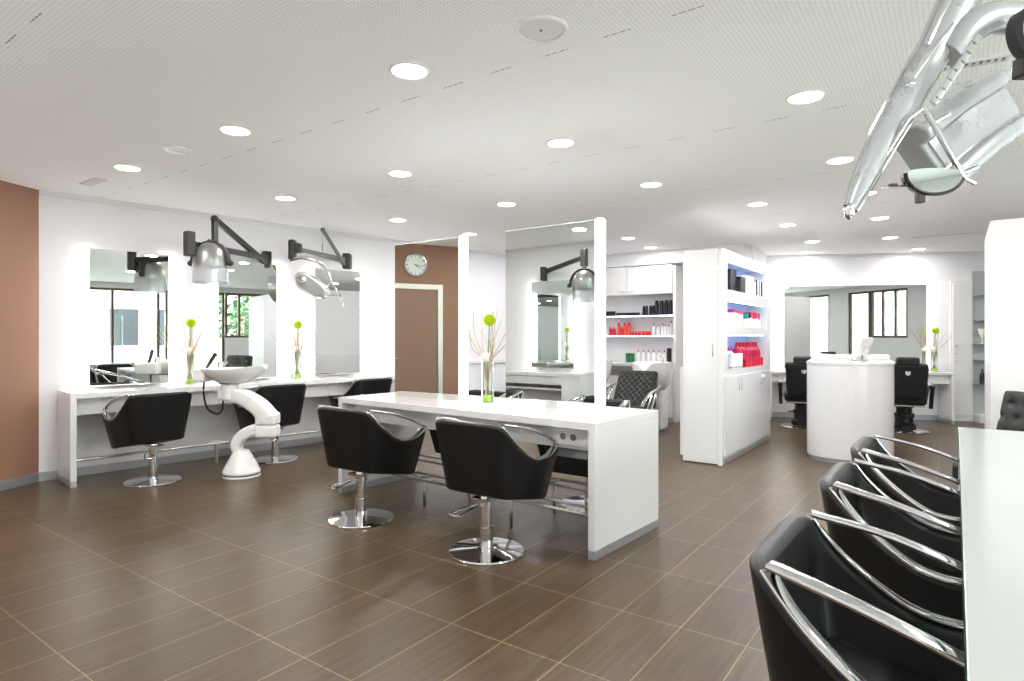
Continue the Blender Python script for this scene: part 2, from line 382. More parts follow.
# speaker, detector, vents
t = thing('ceiling_speaker', 'flush round white loudspeaker in the ceiling near the front lights', 'speaker', (-1.511, 2.315, H))
bm = nb(); lathe(bm, [(.10, -.002), (.105, -.010), (.118, -.010), (.124, 0)], seg=40); obj('rim', bm, 'wplastic', t)
bm = nb(); lathe(bm, [(0, -.006), (.10, -.004)], seg=40); obj('grille', bm, 'lam2', t)
bm = nb(); lathe(bm, [(0, -.008), (.008, -.008), (.008, -.006)], seg=12); obj('badge', bm, 'mgrey', t)
bm = nb(); lathe(bm, [(.075, 0), (.082, -.009), (.095, -.009), (.10, 0)], seg=36); box(bm, -.006, -.09, -.004, .006, .09, 0)
tag(obj('ceiling_ring', bm, 'wplastic', None, (-4.668, 2.239, H)), 'faint white ring fitting in ceiling between the two left front lights', 'ceiling fitting')
def vent(loc, rotz, L_, w_, n, label, mdark='mgrey'):
    t = thing('ceiling_vent', label, 'vent', loc, rotz)
    bm = nb(); box(bm, -L_/2, -w_/2, -.004, L_/2, w_/2, 0); obj('backing', bm, mdark, t)
    bm = nb()
    for k in range(n+1): x = -L_/2+L_*k/n; box(bm, x-.007, -w_/2, -.012, x+.007, w_/2, -.004)
    box(bm, -L_/2-.01, w_/2, -.012, L_/2+.01, w_/2+.012, 0); box(bm, -L_/2-.01, -w_/2-.012, -.012, L_/2+.01, -w_/2, 0)
    obj('slats', bm, 'lam2', t)
vent((0.03, 3.86, H), RAD(8), 0.36, 0.05, 12, 'slotted grey air vent in the perforated ceiling beside the big dryer')
vent((-6.225, 2.25, H), 0, 0.32, 0.07, 9, 'small pale air vent in ceiling at the far left edge', 'lam2')
vent((-0.1, 10.2, H), 0, 0.75, 0.02, 1, 'thin linear air slot in the ceiling at far right')

# ---------------------------------------------------------------- chairs
def plan(kk, tb):
    """half plan of the shell: kk 0..1 from back centre to arm front; tb 0 bottom, 1 rim"""
    T = [(0, -.232), (.12, -.232), (.22, -.222), (.282, -.175), (.305, -.06), (.318, .09), (.318, .25), (.295, .40)]
    Z = [.845, .845, .842, .815, .70, .605, .595, .645]
    s = kk*(len(T)-1); i = min(int(s), len(T)-2); f = s-i
    def cr(a):
        p0 = a[max(i-1, 0)]; p1 = a[i]; p2 = a[i+1]; p3 = a[min(i+2, len(a)-1)]
        return 0.5*(2*p1+(p2-p0)*f+(2*p0-5*p1+4*p2-p3)*f*f+(3*p1-p0-3*p2+p3)*f**3)
    x = cr([p[0] for p in T]); y = cr([p[1] for p in T]); z = cr(Z)
    bx = x*.80; by = -.165+(y+.232)*.78
    zb = .395-.085*(by+.165)/.45
    e = tb
    return Vector((bx+(x-bx)*e, by+(y-by)*e, zb+(z-zb)*tb))
def make_styling_chair(label, loc, rotz, group):
    t = thing('styling_chair', label, 'chair', loc, rotz, group)
    K = 26; R = 7; TH = 0.056
    ks = [k/K for k in range(-K, K+1)]
    def pt(k, r): p = plan(abs(k), r); return Vector((math.copysign(p.x, k) if k else 0, p.y, p.z))
    bm = nb(); out = []; inn = []
    for k in ks:
        ro = []; ri = []
        for j in range(R+1):
            p = pt(k, j/R); q = pt(min(k+.01, 1), j/R)-pt(max(k-.01, -1), j/R)
            n = Vector((-q.y, q.x, 0)).normalized()
            ro.append(bm.verts.new(p)); ri.append(bm.verts.new(p+n*TH))
        out.append(ro); inn.append(ri)
    n = len(ks)
    for i in range(n-1):
        for j in range(R):
            bm.faces.new([out[i][j], out[i+1][j], out[i+1][j+1], out[i][j+1]])
            bm.faces.new([inn[i][j+1], inn[i+1][j+1], inn[i+1][j], inn[i][j]])
        bm.faces.new([out[i][R], out[i+1][R], inn[i+1][R], inn[i][R]])
        bm.faces.new([inn[i][0], inn[i+1][0], out[i+1][0], out[i][0]])
    for i in (0, n-1):
        for j in range(R): bm.faces.new([out[i][j], out[i][j+1], inn[i][j+1], inn[i][j]])
    bmesh.ops.recalc_face_normals(bm, faces=bm.faces)
    for f in bm.faces: f.smooth = True
    o = obj('shell', bm, 'leather', t)
    b = o.modifiers.new('bevel', 'BEVEL'); b.width = 0.02; b.segments = 4; b.limit_method = 'ANGLE'; b.angle_limit = RAD(50)
    # piping line along the outer rim
    # seat cushion with underside
    bm = nb(); lo = []; hi = []; md = []
    for k in ks:
        p = pt(k, 0.0); c = Vector((p.x*.93, p.y+.02 if abs(k) < .5 else p.y, p.z)); lo.append(bm.verts.new(c+Vector((0, 0, .004))))
        p2 = pt(k, .22); md.append(bm.verts.new(Vector((p2.x*.88, p2.y+.03 if abs(k) < .5 else p2.y*.98, c.z+.10))))
        hi.append(bm.verts.new(Vector((p2.x*.80, p2.y+.05 if abs(k) < .5 else p2.y*.95, c.z+.135))))
    for A, B in ((lo, md), (md, hi)):
        for i in range(n): bm.faces.new([A[i], A[(i+1) % n], B[(i+1) % n], B[i]])
    bm.faces.new(hi); bm.faces.new(lo[::-1]); bmesh.ops.recalc_face_normals(bm, faces=bm.faces)
    for f in bm.faces: f.smooth = len(f.verts) == 4
    obj('seat', bm, 'leather', t)
    for s in (-1, 1):
        bm = nb(); pts = []
        for j in range(27):
            k = .40+(1-.40)*j/26; p = pt(s*k, 1); q = pt(s*min(k+.01, 1), 1)-pt(s*max(k-.01, 0), 1); nn = Vector((q.y, -q.x, 0)).normalized()*s*-1
            if nn.x*s > 0: nn = -nn
            pts.append(p+nn*TH*.5+Vector((0, 0, .006)))
        flat = rrect(.044, .012, .004, 2)
        sweep(bm, pts, flat)
        a = pts[0]+Vector((0, .005, .012)); e = pts[-1]+Vector((0, .012, .012)); m1 = a.lerp(e, .35)+Vector((s*.028, 0, .022)); m2 = a.lerp(e, .7)+Vector((s*.022, 0, .018))
        sweep(bm, smooth_pts([a, m1, m2, e], 8), rrect(.046, .014, .005, 2))
        obj('armrest', bm, 'chrome', t)
    bm = nb(); lathe(bm, [(0, .0), (.235, 0), (.242, .006), (.238, .014), (.10, .028), (.045, .033), (0, .033)], seg=56); obj('base', bm, 'chrome', t)
    bm = nb(); lathe(bm, [(.044, .03), (.044, .16), (.036, .162), (.036, .325), (.05, .33), (.05, .36), (0, .36)], seg=28); box(bm, -.06, -.08, .335, .06, .16, .352); obj('column', bm, 'chrome', t)
    bm = nb(); tube(bm, smooth_pts([(-.03, .0, .30), (-.09, -.06, .285), (-.14, -.17, .262), (-.13, -.20, .258), (-.07, -.20, .258), (-.06, -.17, .262), (-.045, -.06, .29), (-.02, -.01, .305)], 5), .0055, n=8)
    lathe(bm, [(.0, -.01), (.042, -.01), (.042, .03), (.0, .03)], (0, 0, .30), 20); obj('pump_lever', bm, 'chrome', t)
    return t
gl = 'black bucket styling chairs at the desks'
c0 = make_styling_chair('black leather styling chair on round chrome base, at left wall counter nearest the brown wall', (-6.12, 2.706, 0), RAD(88), gl)
for loc, r, lb in (((-6.11, 3.98, 0), 84, 'black leather styling chair at left wall counter, half hidden behind the white mobile basin'),
                   ((-6.03, 5.2, 0), 84, 'black leather styling chair at the far end of left wall counter beside the door'),
                   ((-3.596, 3.06, 0), 2, 'black leather styling chair at the left end of island desk, back towards viewer'),
                   ((-2.408, 3.06, 0), -1, 'black leather styling chair at the right end of island desk, full chrome disc visible'),
                   ((-2.40, 4.40, 0), 180, 'black styling chair behind the island desk on the right, only its curved top showing'),
                   ((-3.62, 4.46, 0), 180, 'black styling chair behind the island desk, just beyond the glass vase'),
                   ((-0.175, 1.72, 0), -90, 'black styling chair with chrome arms at bottom right, nearest of the row at white desk'),
                   ((-0.175, 2.66, 0), -90, 'black styling chair with chrome arms, middle of the row at the right white desk'),
                   ((-0.175, 3.46, 0), -90, 'black styling chair with chrome arms, farthest of the row at the right white desk')):
    dup(c0, loc, RAD(r), lb)

# ---------------------------------------------------------------- desks
def desk(name, label, loc, rotz, L_, D, Ht, apron_y=(0.10, ), th=0.048, cat='desk', apron_h=0.15, divs=3, sockets=False, open_back=False):
    """x 0..L_, y 0..D, panels at both ends; aprons set back under the top"""
    t = thing(name, label, cat, loc, rotz)
    bm = nb(); box(bm, 0, 0, Ht-th, L_, D, Ht, bev=0.0025); obj('worktop', bm, 'lam', t)
    for x in (0, L_-th):
        bm = nb(); box(bm, x, 0, 0.055, x+th, D, Ht-th, bev=0.002); p = obj('end_panel', bm, 'lam', t)
        bm = nb(); box(bm, x+.001, 0.001, 0, x+th-.001, D-.001, 0.055); obj('plinth', bm, 'plinth', p)
    for y in apron_y:
        bm = nb(); wd = (L_-2*th)/divs
        for k in range(divs): box(bm, th+k*wd+.002, y, Ht-th-apron_h, th+(k+1)*wd-.002, y+.02, Ht-th-.004, bev=.002)
        box(bm, th, y+.004, Ht-th-apron_h+.002, L_-th, y+.018, Ht-th)
        a = obj('apron', bm, 'lam2', t)
    return t
# island desk, two sided
IX0, IX1, IY0, IY1, IH = -4.37, -1.77, 3.33, 4.20, 0.835
isl = desk('island_desk', 'long white double sided island desk with two standing mirrors on top', (-4.37, 3.46, 0), RAD(-3.2), 2.60, .87, IH, apron_y=(0.12, 0.73), divs=4)
bm = nb(); box(bm, 2.20, 0.10, .66, 2.56, 0.12, .77, bev=.003)
for x in (2.27, 2.35): lathe(bm, [(0, 0), (.022, 0), (.022, .006), (.016, .006), (0, .004)], (x+.03, .10, .715), 20, 1, mtx=Matrix.Rotation(PI/2, 4, 'X'))
obj('socket_panel', bm, ['lam', 'mgrey'], isl)
bm = nb()
for y in (0.10, 0.26): tube(bm, [(0.05, y, .235), (IX1-IX0-.05, y, .235)], .011)
for y in (0.63, 0.79): tube(bm, [(0.05, y, .235), (IX1-IX0-.05, y, .235)], .011)
for x in (0.9, 1.8):
    tube(bm, [(x, .10, .235), (x, .26, .235)], .009); tube(bm, [(x, .63, .235), (x, .79, .235)], .009)
    tube(bm, [(x, .18, .0), (x, .18, .235)], .012); tube(bm, [(x, .71, .0), (x, .71, .235)], .012)
obj('foot_rail', bm, 'steel', isl)
# standing mirrors with light tube
def standing_mirror(x0, x1, label, loc=(0, 3.85), rotz=0):
    t = thing('standing_mirror', label, 'mirror', (loc[0] if rotz else x0, loc[1], IH), rotz, 'standing mirrors'); W_ = x1-x0; hh = 2.178-IH
    for s, yy in ((-1, -.014), (1, .006)):
        bm = nb(); box(bm, 0, yy, 0.0, W_, yy+.008, hh); obj('mirror_glass', bm, 'mirror', t)
    bm = nb(); box(bm, -.003, -.006, 0, W_, .006, hh+.004); box(bm, 0, -.014, hh, W_, .014, hh+.006); obj('core', bm, 'medge', t)
    bm = nb(); box(bm, W_, -.03, 0, W_+.058, .03, hh+.012, bev=.012, seg=3); obj('light_tube', bm, 'strip', t)
standing_mirror(-2.83, -2.045, 'tall frameless mirror with glowing white tube on the right end of island desk')
standing_mirror(-4.06, -3.30, 'tall frameless mirror with glowing white tube on island desk, reflecting brown wall and clock')
# right hand desk
rd = desk('side_desk', 'glossy white desk in the right foreground with green glass edge', (0.015, 4.43, 0), RAD(-90), 3.75, 0.9, IH, apron_y=(0.16,), divs=4)
for c_ in rd.children:
    if c_.name.startswith('worktop'): c_.data.materials[0] = M['gtop']
bm = nb(); box(bm, -.0, -.003, IH-.012, 3.75, 0.0, IH-.001); obj('glass_edge', bm, glass('green_glass_edge', (120, 190, 140)), rd)

# left wall counter
def wall_frame_thing(name, label, cat, fr, x, y=0, z=0, group=None):
    p = Matrix.Translation(Vector(fr[0])) @ Matrix.Rotation(fr[1], 4, 'Z') @ Vector((x, y, z))
    return thing(name, label, cat, p, fr[1], group)
CH = 0.85; CD = 0.53
t = wall_frame_thing('wall_counter', 'long white styling counter along left wall below the three mirrors', 'counter', LW, 0.14)
CL = 3.98
bm = nb(); box(bm, 0, -CD, CH-.05, CL, -.016, CH, bev=.0025); obj('worktop', bm, 'lam', t)
for x in (0, CL-.05):
    bm = nb(); box(bm, x, -CD, .055, x+.05, -.016, CH-.05, bev=.002); p = obj('end_panel', bm, 'lam', t)
    bm = nb(); box(bm, x+.001, -CD+.001, 0, x+.049, -.017, .055); obj('plinth', bm, 'plinth', p)
bm = nb()
for k in range(6): wd = (CL-.1)/6; box(bm, .05+k*wd+.002, -CD+.10, CH-.21, .05+(k+1)*wd-.002, -CD+.12, CH-.054, bev=.002)
obj('apron', bm, 'lam2', t)
bm = nb(); tube(bm, [(.05, -.40, .22), (CL-.05, -.40, .22)], .014)
for x in (1.32, 2.62): tube(bm, [(x, -.40, 0), (x, -.40, .22)], .018); tube(bm, [(x-.09, -.37, .225), (x, -.37, .24), (x+.09, -.37, .225)], .01)
obj('foot_rail', bm, 'steel', t)

def wall_mirror(fr, x0, x1, z0, z1, label, tubes=True, off=0.05):
    t = wall_frame_thing('wall_mirror', label, 'mirror', fr, x0); W_ = x1-x0
    bm = nb(); box(bm, 0, -off-.006, z0, W_, -off, z1); obj('mirror_glass', bm, 'mirror', t)
    bm = nb(); box(bm, .03, -off, z0+.02, W_-.03, 0, z1-.02); obj('backing', bm, 'lam2', t)
    if tubes:
        for x in (-.045, W_+.005):
            bm = nb(); box(bm, x, -.055, z0+.0, x+.04, -.004, z1, bev=.008); obj('light_tube', bm, 'wstrip', t)
wall_mirror(LW, 0.39, 1.105, .87, 2.235, 'backlit mirror on left wall nearest the brown wall, reflecting the basin')
wall_mirror(LW, 1.613, 2.306, .87, 2.235, 'backlit mirror on left wall behind the mobile basin, reflecting the brown window')
wall_mirror(LW, 2.795, 3.472, .87, 2.235, 'backlit mirror on left wall farthest from viewer, beside the door')
bm = nb(); box(bm, 3.78, -.011, 1.02, 3.86, 0, 1.14, bev=.003)
tag(obj('wall_socket', bm, 'wplastic', None, LW[0], LW[1]), 'small white socket plate on wall at end of the left counter', 'socket')

# ---------------------------------------------------------------- mirror-side counter on rear wall (seen reflected)
RW = ((4.2, -0.5, 0), PI, 9.9)
t = thing('wall_counter', 'white counter with shelf below on rear wall, seen only reflected in island mirror', 'counter', (-4.20, -0.185, 0), PI)
bm = nb(); box(bm, 0, -.45, .80, 1.48, 0, .85, bev=.002); obj('worktop', bm, 'lam', t)
bm = nb(); box(bm, .30, -.40, .60, 1.44, -.02, .62, bev=.002); box(bm, .30, -.42, .68, 1.44, -.40, .80); obj('shelf', bm, 'lam2', t)
for x0, x1 in ((0, .3), (1.44, 1.48)):
    bm = nb(); box(bm, x0, -.44, 0, x1, 0, .80, bev=.002); obj('end_panel', bm, 'lam', t)
wall_mirror(((-4.20, -0.2, 0), PI, 5), 0.32, 1.08, .9, 2.2, 'backlit mirror above the rear counter, seen only reflected in island mirror')

# ---------------------------------------------------------------- hood dryers
def arm_rig(t, A, B, brace=True, m='dgrey', thick=.035):
    """wall end B, head end A (local coordinates)"""
    A = Vector(A); B = Vector(B)
    bm = nb(); sweep(bm, [A, B], rrect(.055, .06, .01)); 
    if brace:
        C = A.lerp(B, .28)+Vector((0, 0, .30)); sweep(bm, [A.lerp(B, .28), C], rrect(.055, .055, .01)); sweep(bm, [C, B+Vector((0, 0, -.07))], rrect(.05, .06, .01)); ball(bm, C, .04)
    obj('arm', bm, m, t)
    dr = (B-A).normalized(); bm = nb()
    box(bm, B.x-.035, B.y-.05, B.z-.13, B.x+.035, B.y+.05, B.z+.08, bev=.012); obj('wall_bracket', bm, m, t)
    bm = nb(); box(bm, A.x-.04, A.y-.045, A.z-.12, A.x+.04, A.y+.045, A.z+.12, bev=.015); obj('pivot_block', bm, m, t)
def hood_dryer(label, hoodpos, A, B, yaw, tilt=0.0, brace=True):
    t = thing('hood_dryer', label, 'hair dryer hood', (0, 0, 0), 0, 'hood dryers')
    arm_rig(t, A, B, brace)
    hp = Vector(hoodpos); R_ = Matrix.Rotation(yaw, 4, 'Z') @ Matrix.Rotation(tilt, 4, 'X')
    mt = Matrix.Translation(hp) @ R_ @ Matrix.Diagonal((.85, .85, .88, 1))
    bm = nb(); lathe(bm, [(.185, -.02), (.19, 0), (.188, .03), (.18, .10), (.155, .17), (.115, .22), (.06, .25), (0, .26)], (0, 0, 0), 40); 
    bmesh.ops.transform(bm, matrix=mt, verts=bm.verts); sh = obj('hood', bm, 'hood', t)
    bm = nb(); lathe(bm, [(.190, -.19), (.194, -.185), (.187, -.01), (.180, -.01), (.184, -.185), (.190, -.19)], (0, 0, 0), 40); bmesh.ops.transform(bm, matrix=mt, verts=bm.verts); obj('visor', bm, 'visor', t)
    bm = nb(); pts = [(.215*math.cos(a), -.0, .03+.235*math.sin(a)) for a in [PI*k/16 for k in range(17)]]
    sweep(bm, pts, rrect(.035, .05, .01), up=(0, 1, 0))
    for s in (-1, 1): lathe(bm, [(0, -.02), (.03, -.02), (.034, .015), (.02, .04), (0, .04)], (s*.22, 0, .03), 16, mtx=Matrix.Rotation(s*PI/2, 4, 'Y'))
    bmesh.ops.transform(bm, matrix=mt, verts=bm.verts); obj('yoke', bm, 'dgrey', t)
    bm = nb(); tube(bm, [hp+Vector((0, 0, .24)), Vector(A).lerp(hp, .4)+Vector((0, 0, .02)), Vector(A)], .028); obj('neck', bm, 'dgrey', t)
    return t
hood_dryer('silver hood dryer with clear visor on dark grey folding arm above the left counter', (-5.90, 3.14, 2.055), (-5.93, 2.95, 2.25), (-6.70, 4.25, 2.31), RAD(35))
hood_dryer('silver hood dryer on dark arm at rear counter, seen only reflected in island mirror', (-3.87, 0.72, 2.0), (-3.93, 0.62, 2.40), (-5.05, -0.14, 2.34), RAD(-20), RAD(-14), False)

# chrome swing dryers (boom, lamp head, wing); local x to the side, y away, z up
VR = RAD(35.83)
t = thing('swing_dryer', 'chrome swing-arm hair dryer with oval lamp head on grey arm, above the third left mirror', 'hair dryer', (-6.125, 4.585, 2.216), VR)
bm = nb(); sweep(bm, [(-.33, 0, .20), (.07, .90, .17)], rrect(.05, .055, .012)); Cc = Vector((-.06, .30, .47))
sweep(bm, [Cc, (.06, .86, .10)], rrect(.035, .045, .01)); ball(bm, Cc, .03); obj('arm', bm, 'mgrey', t)
bm = nb(); tube(bm, [Cc, (-.07, .30, .2)], .008); obj('strut', bm, 'chrome', t)
bm = nb(); box(bm, -.37, -.05, .06, -.29, .05, .30, bev=.02); box(bm, -.30, -.05, .14, -.22, .05, .26, bev=.02); obj('pivot_block', bm, 'dgrey', t)
bm = nb(); box(bm, .02, .84, .05, .13, 1.08, .26, bev=.02); obj('wall_bracket', bm, 'dgrey', t)
bm = nb(); P_ = smooth_pts([(-.34, -.02, .05), (-.2, -.05, .075), (-.03, -.06, .045), (.08, -.06, -.06), (.18, -.06, -.25), (.25, -.05, -.37), (.29, -.05, -.50)], 6)
sweep(bm, P_, rrect(.055, .035, .015), up=(0, 1, 0), scale=[1-.65*k/(len(P_)-1) for k in range(len(P_))]); obj('boom', bm, 'chrome', t)
def tilted(x0, z0, ang, pts): c, s_ = math.cos(ang), math.sin(ang); return [(x0+a*c-b*s_, z0+a*s_+b*c) for a, b in pts]
XZ = Matrix(((1, 0, 0, 0), (0, 0, -1, 0), (0, 1, 0, 0), (0, 0, 0, 1)))   # prism profile in x,z ; thickness along -y
shape = [(-.215+.10*(1-math.cos(a)), .10*math.sin(a)) for a in [-PI/2+PI*k/10 for k in range(11)]]
shape = [(-.12-.10*math.cos(a), .105*math.sin(a)) for a in [-PI/2+PI*k/12 for k in range(13)]]
shape = [(x, z) for x, z in shape] + [(.12, .095), (.20, .05), (.205, -.05), (.12, -.10)]
bm = nb(); prism(bm, tilted(-.09, -.25, RAD(-33), shape), -.09, .09, mtx=XZ, bev=.022); hd = obj('lamp_head', bm, 'satin', t)
bm = nb(); prism(bm, tilted(-.09, -.25, RAD(-33), [(x*.86, z*.72) for x, z in shape]), .09, .098, mtx=XZ, bev=.003); obj('grille', bm, 'hood', hd)
bm = nb(); lathe(bm, [(.026, 0), (.04, 0), (.045, .014), (.03, .02), (.0, .02)], tuple((-.175, -.098, -.19)), 24, mtx=Matrix.Rotation(PI/2, 4, 'X')); obj('lamp', bm, 'chrome', hd)
bm = nb(); tube(bm, [(.07, -.06, -.32), (.15, -.06, -.20), (.26, -.06, -.37), (.07, -.06, -.36)], .012); obj('bracket', bm, 'chrome', t)

def Q(u, v, y=0.0): return Vector((u*.00285, y, v*.00285))   # near dryer drawn in thousandths, x right, z up
t = thing('swing_dryer', 'large chrome and white swing-arm hair dryer hanging into the top right corner', 'hair dryer', (-0.116, 2.075, 1.978), VR)
C_ = [(-70, -94), (-56, -68), (-34, -30), (-13, 2), (10, 38), (35, 75), (57, 112), (78, 150)]
P_ = smooth_pts([Q(a, b, -.02+.0006*b) for a, b in C_], 8); n_ = len(P_)
wd = [10, 19, 25, 28, 30, 32, 36, 40]
sc_ = [((wd[min(int(k/8), 6)]*(1-(k/8-int(k/8)))+wd[min(int(k/8)+1, 7)]*(k/8-int(k/8)))/30) if k/8 < 7 else 40/30 for k in range(n_)]
lens = [(.043*math.cos(a), .020*math.sin(a)) for a in [2*PI*k/20 for k in range(20)]]
bm = nb(); sweep(bm, P_, lens, up=(0, 1, 0), scale=sc_); obj('wing', bm, 'satinw', t)
bm = nb()
for sgn in (1, -1):
    E_ = []
    for k, p in enumerate(P_):
        tg = (P_[min(k+1, n_-1)]-P_[max(k-1, 0)]).normalized(); sd = tg.cross(Vector((0, 1, 0))).normalized(); E_.append(p+sd*(.043*sc_[k]+.002)*sgn+Vector((0, -.004, 0)))
    sweep(bm, E_, circ(.0052, 10), up=(0, 1, 0))
tip = P_[0]; ball(bm, tip+Vector((-.004, -.004, -.008)), .018, sc=(.8, .8, 1.3)); obj('edge_trim', bm, 'chrome', t)
bm = nb()
for k in range(7):
    a = Q(20+k*6.1, 16+k*8.8, -.05); b_ = Q(23.6+k*6.1, 21.2+k*8.8, -.05); sweep(bm, [a, b_], rrect(.020, .006, .002), up=(0, 1, 0))
sweep(bm, [Q(17, 11, -.044), Q(62, 77, -.044)], rrect(.020, .01, .003), up=(0, 1, 0)); obj('slide_rail', bm, 'chrome', t)
bm = nb(); sweep(bm, [Q(-7, 30, -.04), Q(10, 55, -.045), Q(38, 90, -.04)], rrect(.016, .012, .004), up=(0, 1, 0), scale=[1.1, 1, .3])
box(bm, *(Q(-9, 28, -.06)), *(Q(-3, 40, -.03)), bev=.003); tube(bm, [Q(14, 70, -.03), Q(27, 98, -.03), Q(42, 125, -.03)], .009); obj('latch', bm, 'chrome', t)
bm = nb(); tube(bm, [Q(7, 6, -.05), Q(46, -62, -.05)], .0085); tube(bm, [Q(7, 6, -.05), Q(-8, -5, -.05), Q(-34, -48, -.045), Q(-66, -92, -.04)], .005)
tube(bm, [Q(46, -62, -.05), Q(58, -67, -.045)], .006); tube(bm, [Q(-30, -70, -.03), Q(6, -69, -.045), Q(46, -62, -.05)], .0045); tube(bm, [Q(22, -6, -.03), Q(36, 2, -.03)], .006); tube(bm, [Q(44, -58, -.03), Q(64, -50, -.03)], .006); obj('support_frame', bm, 'chrome', t)
# half round mirror under the frame
hm = [(17+28.5*math.cos(a), -58+20*math.sin(a)) for a in [PI+PI*k/18 for k in range(19)]] + [(17+28.5*math.cos(a), -58+5*math.sin(a)) for a in [PI*k/10 for k in range(1, 10)]]
bm = nb(); prism(bm, [(a*.00285, b*.00285) for a, b in hm], .03, .055, mtx=XZ); rm = obj('lower_mirror', bm, 'mirror', t)
bm = nb(); sweep(bm, [Q(a, b, -.052) for a, b in hm[:19]], circ(.0055, 8), up=(0, 1, 0)); obj('mirror_rim', bm, 'black', rm)
bm = nb(); box(bm, *(Q(-24, -70, -.045)), *(Q(-17, -67, -.03)), bev=.001); box(bm, *(Q(2, -86, -.05)), *(Q(9, -74, -.03)), bev=.003); obj('clip', bm, 'dgrey', t)
# head made of three long curved shells
ax0, ax1 = Q(30, -38, .03), Q(165, 48, .22)
prof = [(a*1.2, b) for a, b in [(-.095, .0), (-.09, -.03), (-.07, -.045), (-.05, -.04), (-.045, -.012), (.04, -.012), (.045, -.045), (.066, -.05), (.09, -.03), (.098, 0), (.08, .06), (-.08, .06)]]
bm = nb(); sweep(bm, [ax0, ax0.lerp(ax1, .5)+Vector((0, 0, .012)), ax1], prof, up=(0, 1, 0), smooth=False); o = obj('dryer_head', bm, 'satinw', t)
b = o.modifiers.new('bevel', 'BEVEL'); b.width = .008; b.segments = 3; b.limit_method = 'ANGLE'
bm = nb(); sweep(bm, [ax0.lerp(ax1, .06)+Vector((0, -.016, .002)), ax0.lerp(ax1, .5)+Vector((0, -.016, .012)), ax1+Vector((0, -.016, 0))], rrect(.09, .006, .002), up=(0, 1, 0)); obj('filter_panel', bm, 'satinw', o)
# upper body curve, mounting pole and lamp
bm = nb(); P2 = smooth_pts([Q(50, 70, .03), Q(72, 96, .04), (Q(100, 112, .06)), Q(140, 118, .09), Q(185, 128, .12)], 8); sweep(bm, P2, [(a*1.1, b_*1.6) for a, b_ in lens], up=(0, 1, 0)); obj('upper_body', bm, 'satinw', t)
bm = nb(); Pt = Q(180, 128, .12); tube(bm, [Pt, Vector((Pt.x, Pt.y, .767))], .025, n=16); lathe(bm, [(0, -.02), (.07, -.02), (.07, 0), (0, 0)], (Pt.x, Pt.y, .767), 24); obj('ceiling_pole', bm, 'chrome', t)
bm = nb(); mt = Matrix.Rotation(PI/2, 4, 'X') @ Matrix.Rotation(RAD(20), 4, 'Y')
lathe(bm, [(.045, -.04), (.068, -.03), (.072, .0), (.064, .012)], Q(122, 84, -.02), 36, mtx=mt); lp = obj('lamp_ring', bm, 'dgrey', t)
bm = nb(); lathe(bm, [(.064, .004), (.058, .016), (.05, .008)], Q(122, 84, -.02), 36, mtx=mt); lathe(bm, [(.051, .006), (.04, -.01), (.0, -.014)], Q(122, 84, -.02), 36, mtx=mt); obj('reflector', bm, 'chrome', lp)
bm = nb(); box(bm, *(Q(111, 42, -.03)), *(Q(127, 62, .02)), bev=.006); obj('switch_box', bm, 'black', t)

# ---------------------------------------------------------------- mobile basin
t = thing('mobile_wash_basin', 'white mobile shampoo basin on curved folding stand, black hose, in front of left counter', 'wash basin', (-5.66, 3.32, 0), VR)
bm = nb(); lathe(bm, [(0, 0), (.172, 0), (.176, .012), (.172, .022)], seg=48); lathe(bm, [(.170, .034), (.174, .05), (.160, .085), (.10, .20), (.068, .255), (0, .26)], seg=48); obj('base', bm, 'wplastic', t)
bm = nb(); lathe(bm, [(0, .022), (.168, .022), (.168, .034), (0, .034)], seg=48); obj('base_ring', bm, 'black', t)
bm = nb(); P_ = smooth_pts([(-.02, 0, .22), (-.045, 0, .30), (.0, 0, .385), (.12, 0, .45), (.30, 0, .455)], 7); sweep(bm, P_, rrect(.12, .15, .03, 4), up=(0, 1, 0), scale=[(.7+.3*k/(len(P_)-1)) for k in range(len(P_))]); obj('lower_arm', bm, 'wplastic', t)
bm = nb(); box(bm, .16, -.085, .385, .355, .085, .50, bev=.022, seg=3); box(bm, .16, -.085, .505, .355, .085, .62, bev=.022, seg=3); obj('elbow', bm, 'wplastic', t)
bm = nb(); P_ = smooth_pts([(.275, 0, .56), (.17, 0, .68), (.03, 0, .765), (-.10, 0, .80), (-.20, 0, .81)], 7); sweep(bm, P_, rrect(.15, .16, .035, 4), up=(0, 1, 0), scale=[(1.14-.30*k/(len(P_)-1)) for k in range(len(P_))])
lathe(bm, [(.085, .76), (.088, .86), (.080, .905), (0, .905)], (-.115, 0, 0), 32); obj('upper_arm', bm, 'wplastic', t)
bm = nb(); lathe(bm, [(0, .905), (.102, .905), (.105, .922), (0, .925)], (-.105, 0, 0), 32); obj('swivel_ring', bm, 'black', t)
bm = nb(); nseg = 48; rings = []
def rim(a): 
    c, s_ = math.cos(a), math.sin(a); x = .29*c; y = .25*s_; z = 1.055
    if c > .3: x += .06*(c-.3); z += .055*(c-.3)-(.05*math.exp(-(a if a < PI else a-2*PI)**2/.05))
    return x-.09, y, z
lv = [(1.0, 0), (.97, -.02), (.82, -.065), (.60, -.115), (.38, -.145)]
for inside in (0, 1):
    for f_, dz in (lv if not inside else [(.955, .0), (.90, -.035), (.74, -.085), (.45, -.11), (.12, -.115)]):
        r_ = []
        for k in range(nseg):
            x, y, z = rim(2*PI*k/nseg); zz = z*(1-(1-f_)*0)+dz if f_ > .9 else 1.055+dz
            r_.append(bm.verts.new((-.10+(x+.10)*f_, y*f_, zz)))
        rings.append(r_)
def loft(A, B):
    for k in range(nseg): f = bm.faces.new([A[k], A[(k+1) % nseg], B[(k+1) % nseg], B[k]]); f.smooth = True
for a, b in zip(rings[:4], rings[1:5]): loft(a, b)
for a, b in zip(rings[5:9], rings[6:10]): loft(a, b)
